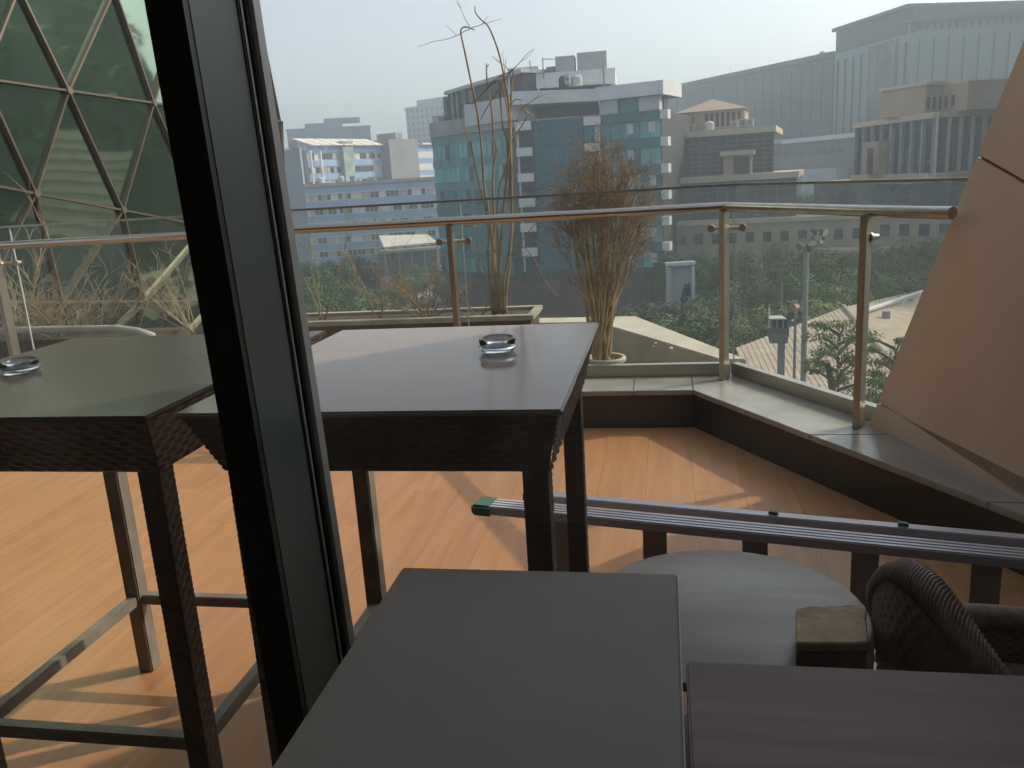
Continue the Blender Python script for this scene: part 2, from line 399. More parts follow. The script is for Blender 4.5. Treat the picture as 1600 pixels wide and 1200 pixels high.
mbox(-0.678, -0.6225, 1.150, 1.292).build('side_face', M_frame_grey, mu)
mbox(-0.668, -0.6205, 1.292, 1.297).build('gasket', M_gasket, mu)
mbox(-0.672, -0.6185, 1.297, 1.303).build('gasket_lip', M_cap, mu)
mbox(-0.668, -0.6165, 1.311, 1.320).build('gasket_outer', M_gasket, mu)
mbox(-0.682, -0.6080, 1.320, 1.345).build('cover_cap', M_cap, mu)
M_win = glass_thin('window_glass', (0.93, 0.955, 0.945), 0.045, 0.0, dirt_veil=0.036)  # dust film thickened to stand in for the veil of indoor reflections
pw = MB(); pw.hexa([(mx(-0.60, 0), 1.303, 0.02), (1.72, 1.303, 0.02), (1.72, 1.311, 0.02), (mx(-0.60, 0), 1.311, 0.02), (mx(-0.60, 3.2), 1.303, 3.19), (1.72, 1.303, 3.19), (1.72, 1.311, 3.19), (mx(-0.60, 3.2), 1.311, 3.19)])
tag(MB().add([(mx(-0.615, 0), 1.307, 0.02), (1.745, 1.307, 0.02), (1.745, 1.307, 3.19), (mx(-0.615, 3.19), 1.307, 3.19)], [(0, 1, 2, 3)]).build('window_pane', M_win), 'large clear window pane right of the dark mullion', 'window')
tag(MB().add([(-6.19, 1.307, 0.02), (mx(-0.675, 0), 1.307, 0.02), (mx(-0.675, 3.19), 1.307, 3.19), (-6.19, 1.307, 3.19)], [(0, 1, 2, 3)]).build('window_pane', M_win), 'clear window pane left of the dark mullion', 'window')

# ================================================================== TABLES
M_laminate = mat('grey_laminate', (0.200, 0.180, 0.150), 0.6, var=0.05, vscale=2.2, bump=0.05, bscale=260, rvar=0.06, rscale=4)
M_edge = mat('pale_edge', (0.33, 0.34, 0.33), 0.4)
M_metal_dk = mat('dark_metal', (0.05, 0.048, 0.045), 0.45, metal=0.4)
gt = thing('indoor_table', 'plain grey topped table inside the window, nearest to the viewer', 'table', (-0.2, 0.6, 0))
TH = 0.93
MB().box(-0.427, 0.012, 0.15, 1.188, TH-0.025, TH).build('tabletop', M_laminate, gt, bevel=0.003)
MB().box(0.012, 0.0135, 0.155, 1.184, TH-0.022, TH-0.001).build('edge_band', M_edge, gt)
MB().box(-0.24, -0.18, 0.60, 0.72, 0.02, TH-0.025).build('pedestal', M_metal_dk, gt, bevel=0.004)
MB().box(-0.40, -0.02, 0.40, 0.92, 0.0, 0.02).build('base_plate', M_metal_dk, gt, bevel=0.004)
def wood_top(name, c1, c2, rough, scale=(1.2, 30, 1), coat=0.0):
    m = mat(name, c1, rough, col2=c2, var=0.15, vscale=1.0, stretch=scale, bump=0.02, bscale=3, coat=coat, detail=6); return m
M_brown = wood_top('walnut_laminate', (0.105, 0.050, 0.042), (0.16, 0.085, 0.072), 0.52)
bt = thing('indoor_table', 'dark brown wood grain table inside the window at the lower right', 'table', (0.5, 0.45, 0))
MB().box(0.0185, 0.95, 0.05, 0.953, TH-0.03, TH).build('tabletop', M_brown, bt, bevel=0.003)
MB().box(0.42, 0.50, 0.42, 0.50, 0.02, TH-0.03).build('pedestal', M_metal_dk, bt, bevel=0.004)
MB().box(0.24, 0.70, 0.24, 0.70, 0.0, 0.02).build('base_plate', M_metal_dk, bt, bevel=0.004)

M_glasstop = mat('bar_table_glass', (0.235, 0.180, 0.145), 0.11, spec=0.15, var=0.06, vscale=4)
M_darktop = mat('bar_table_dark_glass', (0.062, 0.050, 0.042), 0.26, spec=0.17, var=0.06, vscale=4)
M_glassedge = mat('bar_table_glass_edge', (0.03, 0.055, 0.055), 0.15, coat=0.5)
M_wicker = mat('wicker', (0.080, 0.049, 0.034), 0.36, var=0.3, vscale=40, spec=0.5)
M_leg = mat('table_frame', (0.175, 0.155, 0.130), 0.40, spec=0.5, var=0.25, vscale=12)
def weave(b, p00, p10, p01, p11, nu, nv, amp, nrm):
    """woven strands over a bilinear patch: every strand arches over and under"""
    p00, p10, p01, p11 = map(Vector, (p00, p10, p01, p11)); nrm = Vector(nrm)
    k0 = len(b.v); SU = nu*4+1; SV = nv*3+1
    for j in range(SV):
        for i in range(SU):
            u, v = i/(SU-1), j/(SV-1); p = p00*(1-u)*(1-v)+p10*u*(1-v)+p01*(1-u)*v+p11*u*v
            row = min(nv-1, int(v*nv)); ph = math.sin(math.pi*(u*nu)+math.pi*(row % 2))
            prof = math.sin(math.pi*((v*nv) % 1.0)) if j not in (0, SV-1) else 0
            b.v.append(p + nrm*amp*(0.55+0.45*ph)*max(0.0, prof)**0.6)
    for j in range(SV-1):
        for i in range(SU-1):
            a = k0+j*SU+i; b.f.append((a, a+1, a+SU+1, a+SU))
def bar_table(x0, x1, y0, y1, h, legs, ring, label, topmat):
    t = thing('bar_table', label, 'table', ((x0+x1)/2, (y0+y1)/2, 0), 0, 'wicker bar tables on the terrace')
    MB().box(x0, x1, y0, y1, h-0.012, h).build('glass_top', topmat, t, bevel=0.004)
    AH = 0.155
    (lx0, lx1, ly0, ly1) = legs; LW = 0.052
    ox0, ox1, oy0, oy1 = x0+.012, x1-.012, y0+.012, y1-.012
    ix0, ix1, iy0, iy1 = lx0-LW/2-.003, lx1+LW/2+.003, ly0-LW/2-.003, ly1+LW/2+.003
    zt, zb = h-0.0125, h-AH
    core = MB().hexa([(ix0+.01, iy0+.01, zb+.004), (ix1-.01, iy0+.01, zb+.004), (ix1-.01, iy1-.01, zb+.004), (ix0+.01, iy1-.01, zb+.004), (ox0+.012, oy0+.012, zt), (ox1-.012, oy0+.012, zt), (ox1-.012, oy1-.012, zt), (ox0+.012, oy1-.012, zt)])
    core.build('apron', M_wicker, t)
    wv = MB()
    for a, b_, c, d, nr in (((ix0, iy0, zb), (ix1, iy0, zb), (ox0, oy0, zt), (ox1, oy0, zt), (0, -1, 0)), ((ix1, iy0, zb), (ix1, iy1, zb), (ox1, oy0, zt), (ox1, oy1, zt), (1, 0, 0)), ((ix1, iy1, zb), (ix0, iy1, zb), (ox1, oy1, zt), (ox0, oy1, zt), (0, 1, 0)), ((ix0, iy1, zb), (ix0, iy0, zb), (ox0, oy1, zt), (ox0, oy0, zt), (-1, 0, 0))):
        weave(wv, a, b_, c, d, 30, 10, 0.008, nr)
    wv.build('wicker_weave', M_wicker, t, smooth=True, kind='stuff')
    for (lx, ly) in ((lx0, ly0), (lx1, ly0), (lx1, ly1), (lx0, ly1)):
        lg = MB().box(lx-LW/2, lx+LW/2, ly-LW/2, ly+LW/2, 0, zb+.01).build('leg', M_leg, t, bevel=0.004)
        if ly < (ly0+ly1)/2 or lx > (lx0+lx1)/2:
            wb = MB()
            for (a, b_, nr) in (((lx-LW/2, ly-LW/2), (lx+LW/2, ly-LW/2), (0, -1, 0)), ((lx+LW/2, ly-LW/2), (lx+LW/2, ly+LW/2), (1, 0, 0))):
                weave(wb, (a[0], a[1], 0.01), (b_[0], b_[1], 0.01), (a[0], a[1], zb), (b_[0], b_[1], zb), 3, 60, 0.003, nr)
            wb.build('leg_weave', M_wicker, lg, smooth=True, kind='stuff')
    rw = 0.034
    for (a, b_) in (((lx0, ly0), (lx1, ly0)), ((lx1, ly0), (lx1, ly1)), ((lx1, ly1), (lx0, ly1)), ((lx0, ly1), (lx0, ly0))):
        a = Vector((*a, ring)); b_ = Vector((*b_, ring)); tt = (b_-a).normalized()*(LW/2+.001)
        MB().bar(a+tt, b_-tt, rw, 0.034).build('footrest', M_leg, t, bevel=0.003)
    return t
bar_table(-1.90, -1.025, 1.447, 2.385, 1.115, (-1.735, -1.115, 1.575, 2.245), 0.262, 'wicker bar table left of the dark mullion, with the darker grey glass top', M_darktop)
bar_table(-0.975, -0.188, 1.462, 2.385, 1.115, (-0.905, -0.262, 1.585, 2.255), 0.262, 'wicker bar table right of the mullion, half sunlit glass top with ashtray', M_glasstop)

# ashtrays
M_ash = bpy.data.materials.new('ashtray_glass'); M_ash.use_nodes = True
bb = M_ash.node_tree.nodes['Principled BSDF']; bb.inputs['Base Color'].default_value = (0.86, 0.93, 0.98, 1); bb.inputs['Transmission Weight'].default_value = 1; bb.inputs['Roughness'].default_value = 0.02; bb.inputs['IOR'].default_value = 1.5
def ashtray(p, label):
    t = thing('ashtray', label, 'ashtray', p, 0, 'glass ashtrays on the bar tables')
    b = MB().lathe(p, [(0.0005, 0.001), (0.036, 0.001), (0.043, 0.006), (0.0455, 0.020), (0.046, 0.033), (0.043, 0.0365), (0.040, 0.034), (0.037, 0.020), (0.033, 0.011), (0.0005, 0.010)], 40)
    o = b.build('bowl', M_ash, t, smooth=True)
    rr = MB().lathe(Vector(p), [(0.0465, 0.012), (0.0485, 0.015), (0.0485, 0.018), (0.0465, 0.021)], 40, closed=True); rr.build('rim_band', M_ash, t, smooth=True)
    return t
ashtray(on_z(778, 549, 1.1155), 'round clear glass ashtray on the bar table right of the mullion')
ashtray(on_z(33, 583, 1.1155), 'round clear glass ashtray on the left bar table, cut by the photo edge')

# round low table
M_round = mat('round_top', (0.170, 0.145, 0.112), 0.34, var=0.25, vscale=1.6, col2=(0.28, 0.25, 0.205), stretch=(1.0, 5, 1), bump=0.03, bscale=4, rvar=0.06, rscale=4)
RC = Vector((0.135, 1.955, 0)); RZ = 0.45
rt_ = thing('round_table', 'low round table with worn whitish top behind the brown table', 'table', RC)
MB().lathe(RC, [(0.335, RZ-0.028), (0.342, RZ-0.024), (0.345, RZ-0.012), (0.342, RZ-0.002), (0.336, RZ)], 72).build('tabletop', M_round, rt_, smooth=True, smart=35)
MB().tube([RC+Vector((0, 0, 0.02)), RC+Vector((0, 0, RZ-0.029))], 0.03, 16).build('pedestal', M_metal_dk, rt_, smooth=True, smart=40)
MB().lathe(RC, [(0.20, 0.001), (0.20, 0.012), (0.05, 0.022)], 36).build('base_plate', M_metal_dk, rt_, smooth=True, smart=30)
# tan block on it
M_block = mat('tan_block', (0.36, 0.25, 0.14), 0.7, var=0.25, vscale=14, bump=0.3, bscale=60)
M_block_d = mat('block_side', (0.14, 0.065, 0.034), 0.6, var=0.4, vscale=18, bump=0.3, bscale=50)
BZ = RZ+0.075
c = [on_z(1243, 949, BZ), on_z(1353, 945, BZ), on_z(1357, 1004, BZ), on_z(1243, 1004, BZ)]
bx = sum(p.x for p in c)/4; by = sum(p.y for p in c)/4
bl = thing('tan_block', 'tan square block with chipped edges lying on the round table', 'block', (bx, by, RZ))
q = [(p.x, p.y) for p in (c[3], c[2], c[1], c[0])]
inset = [((p[0]-bx)*.97+bx, (p[1]-by)*.97+by) for p in q]
MB().prism(inset, RZ+.0005, BZ-.022).build('lower_body', M_block_d, bl, bevel=0.004)
tp = MB()
def rough_ring(z, k):
    out = []
    for i in range(4):
        a, b_ = Vector(q[i]), Vector(q[(i+1) % 4])
        for j in range(8):
            p = a.lerp(b_, j/8); cpt = Vector((bx, by)); nn = noise.noise((p.x*60, p.y*60, z*20))
            s_ = k*(1+0.03*nn) - (0.03 if j == 0 else 0); out.append(Vector((cpt.x+(p.x-cpt.x)*s_, cpt.y+(p.y-cpt.y)*s_, z+0.002*nn)))
    return out
r0, r1, r2 = rough_ring(BZ-.022, .99), rough_ring(BZ-.004, 1.0), rough_ring(BZ, .96)
k = 32; tp.v = r0+r1+r2
tp.f = [tuple(range(k-1, -1, -1)), tuple(range(2*k, 3*k))] + [(a*k+i, a*k+(i+1) % k, (a+1)*k+(i+1) % k, (a+1)*k+i) for a in (0, 1) for i in range(k)]
tp.build('lid', M_block, bl)

# wicker tub chair
CH = Vector((0.765, 1.70, 0)); 
ch = thing('wicker_chair', 'dark woven wicker tub chair beside the round table, facing right', 'chair', CH)
def rim_z(a):     # a = 0 at the back (-x)
    return 0.42 + 0.31*math.exp(-((a+0.35)/0.80)**2)
AM = 2.15
def tub(r_top, r_bot, zb, NU, NV, amp, sgn, z_in=0.0):
    b = MB()
    for i in range(NU+1):
        a = -AM+2*AM*i/NU; d = Vector((-math.cos(a), math.sin(a), 0)); zt = rim_z(a)-z_in
        for j in range(NV+1):
            v = j/NV; rr = r_bot+(r_top-r_bot)*v**0.8
            wv_ = amp*math.sin(i*math.pi/2+ (j//2 % 2)*math.pi)*(1 if j % 2 else 0.2)
            b.v.append(CH + d*(rr+sgn*wv_) + Vector((0, 0, zb+(zt-zb)*v)))
    for i in range(NU):
        for j in range(NV):
            a_ = i*(NV+1)+j; f = (a_, a_+NV+1, a_+NV+2, a_+1); b.f.append(f if sgn < 0 else f[::-1])
    return b
tub(0.335, 0.275, 0.10, 190, 56, 0.0035, 1).build('outer_weave', M_wicker, ch, smooth=True)
tub(0.285, 0.235, 0.30, 170, 30, 0.0035, -1).build('inner_weave', M_wicker, ch, smooth=True)
M_rim = mat('wicker_rim', (0.13, 0.082, 0.056), 0.40, var=0.35, vscale=50)
# braided rim: strands wrapping over the roll
br = MB(); NR = 190
for i in range(NR):
    a = -AM+2*AM*i/NR; a2 = a+0.17
    pts = []
    for s_ in range(7):
        th = -0.5+ (math.pi+1.0)*s_/6; aa = a+(a2-a)*s_/6; d = Vector((-math.cos(aa), math.sin(aa), 0))
        rr = 0.310 - 0.034*math.cos(th)*-1; zz = rim_z(aa)-0.006+0.030*math.sin(th)
        pts.append(CH + d*rr + Vector((0, 0, zz)))
    br.tube(pts, 0.0052, 4)
br.build('braided_rim', M_rim, ch, smooth=True, kind='stuff')
rc = MB(); rc.tube([CH+Vector((-math.cos(a), math.sin(a), 0))*0.31+Vector((0, 0, rim_z(a)-.008)) for a in [(-AM+2*AM*i/60) for i in range(61)]], 0.026, 8); rc.build('rim_core', M_wicker, ch, smooth=True)
MB().lathe(CH, [(0.20, 0.30), (0.232, 0.31), (0.232, 0.345), (0.20, 0.36)], 40).build('seat', M_wicker, ch, smooth=True, smart=40)
for sx, sy in ((-1, -1), (-1, 1), (1, -1), (1, 1)):
    MB().tube([CH+Vector((.19*sx, .19*sy, 0)), CH+Vector((.18*sx, .18*sy, .12))], 0.018, 8).build('leg', M_metal_dk, ch)

# ================================================================== LADDER lying on its side
M_alu = mat('ladder_aluminium', (0.50, 0.48, 0.51), 0.36, metal=0.25, var=0.12, vscale=3, stretch=(.3, 6, 6))
M_alu_d = mat('ladder_step', (0.30, 0.27, 0.24), 0.5, metal=0.4, var=0.12)
M_green = mat('green_plastic', (0.045, 0.12, 0.07), 0.45, var=0.2, vscale=8)
la = Vector((-0.640, 2.640, 0)); ldir = (Vector((0.965, 2.300, 0))-la).normalized(); lnor = Vector((-ldir.y, ldir.x, 0))
lad = thing('step_ladder', 'folded aluminium step ladder lying on its side across the floor', 'ladder', la)
LL = 2.25; LH = 0.45
def lp(s_, n_, z): return la + ldir*s_ + lnor*n_ + Vector((0, 0, z))
def lbox(s0, s1, n0, n1, z0, z1):
    return MB().hexa([lp(s0, n0, z0), lp(s1, n0, z0), lp(s1, n1, z0), lp(s0, n1, z0), lp(s0, n0, z1), lp(s1, n0, z1), lp(s1, n1, z1), lp(s0, n1, z1)])
def rail(s0, s1, n0, n1, z0, z1, ribs):
    b = lbox(s0, s1, n0, n1, z0, z1)
    if ribs:
        for k in range(4):
            c_ = n0+(n1-n0)*(k+.5)/4; hw = (n1-n0)*0.075
            b.v += lbox(s0, s1, c_-hw, c_+hw, z1+.0004, z1+.004).v; kk = len(b.v)-8
            b.f += [tuple(i+kk for i in f) for f in [(3, 2, 1, 0), (4, 5, 6, 7), (0, 1, 5, 4), (1, 2, 6, 5), (2, 3, 7, 6), (3, 0, 4, 7)]]
    return b
for (zz0, zz1, nm) in ((LH-.026, LH, 1), (0.004, 0.03, 0)):
    rail(0.03, LL, -0.040, 0.040, zz0, zz1, nm).build('front_rail', M_alu, lad)
    rail(0.19, LL, 0.078, 0.118, zz0+(.012 if nm else 0), zz1+(.012 if nm else 0), False).build('rear_rail', M_alu, lad, bevel=0.003)
    lbox(-0.02, 0.055, -0.046, 0.046, zz0-.008 if nm else .0005, zz1+.006).build('end_cap', M_green, lad, bevel=0.008)
    lbox(0.125, 0.205, 0.074, 0.122, zz0+.004 if nm else .0005, zz1+.018).build('end_cap', M_green, lad, bevel=0.006)
for k in range(7):
    s_ = 0.268+0.309*k
    if s_ < LL: 
        st = lbox(s_, s_+0.074, -0.032, -0.010, 0.0305, LH-.0265).build('step', M_alu_d, lad, bevel=0.003)
for s_ in (0.95, 1.32, 1.75):
    lbox(s_, s_+.030, .088, .110, LH+.0125, LH+.022).build('rivet_cap', M_green, lad, bevel=0.003)

# ================================================================== RAILING
M_steel = mat('rail_steel', (0.50, 0.44, 0.38), 0.22, metal=1.0, var=0.10, vscale=3, stretch=(.3, 4, 4))
M_post = mat('post_steel', (0.42, 0.39, 0.33), 0.34, metal=0.8, var=0.12, vscale=4)
M_bal = glass_thin('balustrade_glass', (0.91, 0.955, 0.94), 0.03, 0.0, dirt_veil=0.05, dirt_veil_col=(0.50, 0.52, 0.48))
RLZ = 1.292
pts = [(-6.1, 5.2, RLZ+.006), (0.356, 5.2, RLZ+.006), (0.95, 4.17, RLZ-.004), (1.178, 3.775, RLZ-.006)]
rl = thing('railing', 'steel handrail with flat posts and glass infill round the terrace', 'railing', (0.356, 5.2, KT))
hr = MB(); hr.tube(pts[:2], 0.027, 16); hr.tube(pts[1:], 0.027, 16); hr.build('handrail', M_steel, rl, smooth=True, smart=40)
bm = bmesh.new()
def post(x, y, ang, name='post', base=KT):
    dx = Vector((math.cos(ang), math.sin(ang), 0)); dy = Vector((-dx.y, dx.x, 0)); b = MB()
    P = Vector((x, y, 0)); a, t_ = 0.026, 0.010
    z1 = RLZ-.018
    vs = []
    for z in (base+.001, z1):
        for i, j in ((-1, -1), (1, -1), (1, 1), (-1, 1)): vs.append(P+dx*i*a*0.62+dy*j*0.04+Vector((0, 0, z)))
    b.hexa(vs)
    o = b.build(name, M_post, rl, bevel=0.003)
    return o, dx, dy
arm_z = RLZ-.125
M_fit = mat('fitting_steel', (0.56, 0.49, 0.38), 0.3, metal=0.7)
def fitting(x, y, ang, sides, po):
    dx = Vector((math.cos(ang), math.sin(ang), 0)); dy = Vector((-dx.y, dx.x, 0)); P = Vector((x, y, arm_z)) - dy*0.0
    b = MB()
    for s_ in sides:
        b.tube([P+dy*0.06, P+dx*s_*0.095+dy*0.085], 0.013, 10)
    o = b.build('spider_arm', M_fit, po, smooth=True, smart=40)
    for s_ in list(sides)+[0]:
        c_ = P+dx*s_*0.095+dy*(0.065 if s_ else 0.02); 
        MB().tube([c_, c_+dy*0.014, c_+dy*0.016, c_+dy*0.05], [0.023, 0.023, 0.014, 0.014], 12).build('disc_clamp', M_fit, po, smooth=True, smart=40)
for x in (-5.98, -4.65, -2.95, -1.33):
    po, _, _ = post(x, 5.2, 0.0); 
    fitting(x, 5.2, 0, (-1, 1), po)
po, _, _ = post(0.356, 5.2, -0.5); fitting(0.356, 5.2, -0.30, (-1, 1), po)
ang = math.atan2(4.17-5.2, 0.95-0.356)
po, _, _ = post(0.930, 4.17, ang+.5); fitting(0.930, 4.17, ang, (-1,), po)
# glass panes with steel cap and base channel
CZ = 1.415
def pane(a, b_, label=None):
    a = Vector(a); b_ = Vector(b_); z0 = KT+0.07
    gz = MB().add([(a.x, a.y, z0), (b_.x, b_.y, z0), (b_.x, b_.y, CZ), (a.x, a.y, CZ)], [(0, 1, 2, 3)])
    o = gz.build('glass_pane', M_bal, rl)
    return o
gx = [-6.1, -4.60, -2.90, -1.285, 0.425]
for a, b_ in zip(gx[:-1], gx[1:]): pane((a+.006, 5.33), (b_-.006, 5.33))
ge = Vector((0.425, 5.335)); gf = Vector((1.275, 3.86))
pane(ge+Vector((.006, -.01)), gf)
M_gedge = mat('glass_edge', (0.42, 0.50, 0.47), 0.2, coat=0.3)
for p in ((-4.60, 5.33), (-2.90, 5.33), (-1.285, 5.33), (0.425, 5.332)):
    MB().box(p[0]-.004, p[0]+.004, p[1]-.005, p[1]+.005, KT+.07, CZ-.004).build('glass_edge', M_gedge, rl)
cp = MB(); cp.bar((-6.1, 5.33, CZ+.006), (0.425, 5.33, CZ+.006), 0.022, 0.014); cp.bar((0.425, 5.335, CZ+.006), (1.275, 3.86, CZ+.002), 0.022, 0.014); cp.build('top_cap', M_post, rl)
MB().box(-6.1, 0.40, 5.305, 5.36, KT+.0005, KT+.078).build('base_channel', M_post, rl, bevel=0.003)
b = MB(); b.bar(Vector((0.43, 5.33, KT+.04)), Vector((1.20, 3.99, KT+.04)), 0.055, 0.078); b.build('base_channel', M_post, rl, bevel=0.003)

# ================================================================== DRY PLANTS
M_twig = mat('dry_twig', (0.30, 0.235, 0.14), 0.8, var=0.3, vscale=12, objvar=0.12)
M_stem = mat('bare_stem', (0.30, 0.215, 0.115), 0.75, var=0.35, vscale=8)
M_stem_g = mat('olive_stem', (0.16, 0.145, 0.065), 0.7, var=0.3, vscale=6)
M_dryleaf = mat('dry_leaf', (0.30, 0.15, 0.06), 0.8, var=0.4, vscale=20)
def wander(p, d, L, n, jit, grav=0.0):
    pts = [Vector(p)]; d = Vector(d).normalized()
    for i in range(n):
        d = (d + Vector((rnd(-1, 1), rnd(-1, 1), rnd(-1, 1)))*jit + Vector((0, 0, grav))).normalized(); pts.append(pts[-1]+d*L/n)
    return pts, d
def twigs(b, p, d, L, r, depth, jit=0.12, spread=0.5, nb=3, leaves=None, grav=0.0):
    pts, dd = wander(p, d, L, 5, jit, grav)
    b.tube(pts, [r*(1-0.5*i/5) for i in range(6)], 4, cap=False)
    if depth == 0:
        if leaves is not None and random.random() < 0.8:
            leaf(leaves, pts[-1], rnd(.004, .009))
        return
    for k in range(nb):
        i = random.randint(2, 5); q = (dd+Vector((rnd(-1, 1), rnd(-1, 1), rnd(-.6, 1)))*spread).normalized()
        twigs(b, pts[i], q, L*rnd(.45, .75), r*.6, depth-1, jit*1.2, spread, nb, leaves, grav)
def leaf(b, p, s):
    u = Vector((rnd(-1, 1), rnd(-1, 1), rnd(-1, 1))).normalized(); v = u.orthogonal().normalized(); k = len(b.v)
    b.v += [p, p+u*s+v*s*.45, p+u*2*s, p+u*s-v*s*.45]; b.f.append((k, k+1, k+2, k+3))

# planter trough
M_trough = mat('trough_wood', (0.075, 0.045, 0.028), 0.6, var=0.3, vscale=2, stretch=(1, 1, 12))
M_rimst = mat('trough_rim', (0.34, 0.31, 0.23), 0.6, var=0.2, vscale=6)
M_soil = mat('soil', (0.07, 0.05, 0.035), 0.95, var=0.4, vscale=20, bump=0.4, bscale=30)
tr = thing('planter_trough', 'long brown planter trough with pale rim beyond the glass railing', 'planter', (-2.3, 6.75, 0.06))
TX0, TX1, TY0, TY1, TZ = -3.75, -1.06, 6.5, 7.0, 0.475
MB().box(TX0, TX1, TY0+.02, TY1-.02, 0.061, TZ-.04).build('trough_body', M_trough, tr)
b = MB()
b.box(TX0-.01, TX1+.03, TY0-.02, TY0+.06, TZ-.04, TZ); b.box(TX0-.01, TX1+.03, TY1-.06, TY1+.02, TZ-.04, TZ); b.box(TX1-.03, TX1+.03, TY0+.061, TY1-.061, TZ-.04, TZ); b.box(TX0-.01, TX0+.06, TY0+.061, TY1-.061, TZ-.04, TZ)
b.build('trough_rim', M_rimst, tr, bevel=0.004)
MB().box(TX0+.061, TX1-.031, TY0+.061, TY1-.061, TZ-.05, TZ-.025).build('soil_bed', M_soil, tr)
M_whitekerb = mat('white_kerb', (0.34, 0.32, 0.27), 0.6, var=0.15)
# curved pale rim of the next planter at the left
tl = thing('planter_bed', 'low planting bed with curved pale rim at the left', 'planter', (-5.5, 6.6, 0.06))
cpts = [on_y(px, py, 6.6) for px, py in ((-60, 520), (30, 515), (120, 513), (190, 512), (220, 516), (245, 524))]
zc = cpts[2].z
MB().tube([Vector((p.x, 6.55+0.0*i, p.z)) for i, p in enumerate(cpts)], 0.035, 10).build('curved_rim', M_whitekerb, tl, smooth=True)
MB().box(cpts[0].x, cpts[5].x, 6.62, 7.1, 0.061, zc-.10).build('soil_bed', M_soil, tl)

# tall bare plant with traced canes
tp_ = on_y(779, 490, 6.72); tall = thing('bare_plant', 'tall bare plant with long whippy canes rising above the railing', 'plant', (tp_.x, 6.72, TZ-.03))
DPY = 6.72
canes = [
 ([(774, 492), (770, 440), (771, 400), (766, 350), (760, 310), (756, 285), (753, 240), (749, 200), (743, 160), (736, 128), (726, 80), (720, 52), (722, 44), (728, 42), (735, 44), (742, 47)], .020, .006),
 ([(788, 490), (787, 440), (795, 400), (800, 350), (799, 300), (798, 240), (796, 180), (793, 148), (786, 112), (778, 78), (764, 43), (752, 31), (743, 20), (742, 9)], .022, .005),
 ([(770, 492), (762, 402), (764, 370), (760, 332), (751, 297), (742, 260), (735, 222), (726, 200), (719, 175), (724, 163)], .015, .005),
 ([(779, 490), (772, 395), (772, 340), (770, 302), (771, 260), (772, 238), (768, 172), (762, 136), (760, 108), (764, 101)], .017, .005),
 ([(784, 490), (780, 460), (782, 395), (786, 330), (792, 270), (793, 224), (786, 200), (782, 160), (777, 126), (744, 156), (738, 162), (729, 160)], .016, .006),
 ([(791, 488), (790, 470), (797, 400), (800, 340), (797, 290), (799, 240), (798, 190), (799, 140), (802, 108), (790, 124), (766, 160), (751, 186)], .018, .005),
 ([(776, 490), (776, 440), (779, 400), (776, 340), (781, 290), (796, 240), (794, 180), (786, 140), (784, 116)], .014, .006),
 ([(800, 222), (813, 200), (824, 180), (820, 172), (814, 162)], .008, .005),
 ([(797, 166), (802, 158), (808, 155), (816, 157)], .007, .004),
 ([(788, 120), (789, 106), (791, 91)], .006, .003),
 ([(771, 260), (776, 238), (781, 231)], .007, .004),
 ([(800, 396), (830, 357), (846, 340)], .007, .003), ([(797, 400), (815, 385), (835, 405), (852, 440), (872, 463)], .007, .003),
 ([(800, 402), (822, 400), (832, 396)], .005, .003), ([(768, 440), (735, 452), (715, 470)], .006, .003),
 ([(768, 400), (745, 380), (750, 345)], .006, .003), ([(775, 470), (752, 420), (738, 390), (742, 360)], .006, .003),
]
b = MB()
for i, (pl, r0, r1) in enumerate(canes):
    off = rnd(-.06, .06); raw = []
    for j, (px, py) in enumerate(pl):
        raw.append(on_y(px, py, DPY + off*min(1, j/4)))
    sm = []
    for j in range(len(raw)-1):
        p0, p1, p2, p3 = raw[max(j-1, 0)], raw[j], raw[j+1], raw[min(j+2, len(raw)-1)]
        for s_ in range(4):
            t_ = s_/4; sm.append(0.5*((2*p1)+(p2-p0)*t_+(2*p0-5*p1+4*p2-p3)*t_*t_+(3*p1-p0-3*p2+p3)*t_**3))
    sm.append(raw[-1]); n = len(sm)
    b.tube(sm, [ (r0+(r1-r0)*k/(n-1))*.72*rnd(.9, 1.1) for k in range(n)], 6)
b.build('canes', M_stem, tall, smooth=True)
b = MB(); lv = MB()
for (px, py) in ((735, 45), (798, 112), (815, 170), (770, 400), (800, 350), (806, 300), (760, 330)):
    for _ in range(3): twigs(b, on_y(px, py, DPY), (rnd(-1, 1), rnd(-.5, .5), rnd(-.3, 1)), rnd(.12, .35), .004, 1, .2, .7, 2, lv)
b.build('twigs', M_stem, tall, smooth=True, kind='stuff')
lv.build('dry_leaves', M_dryleaf, tall, kind='stuff')

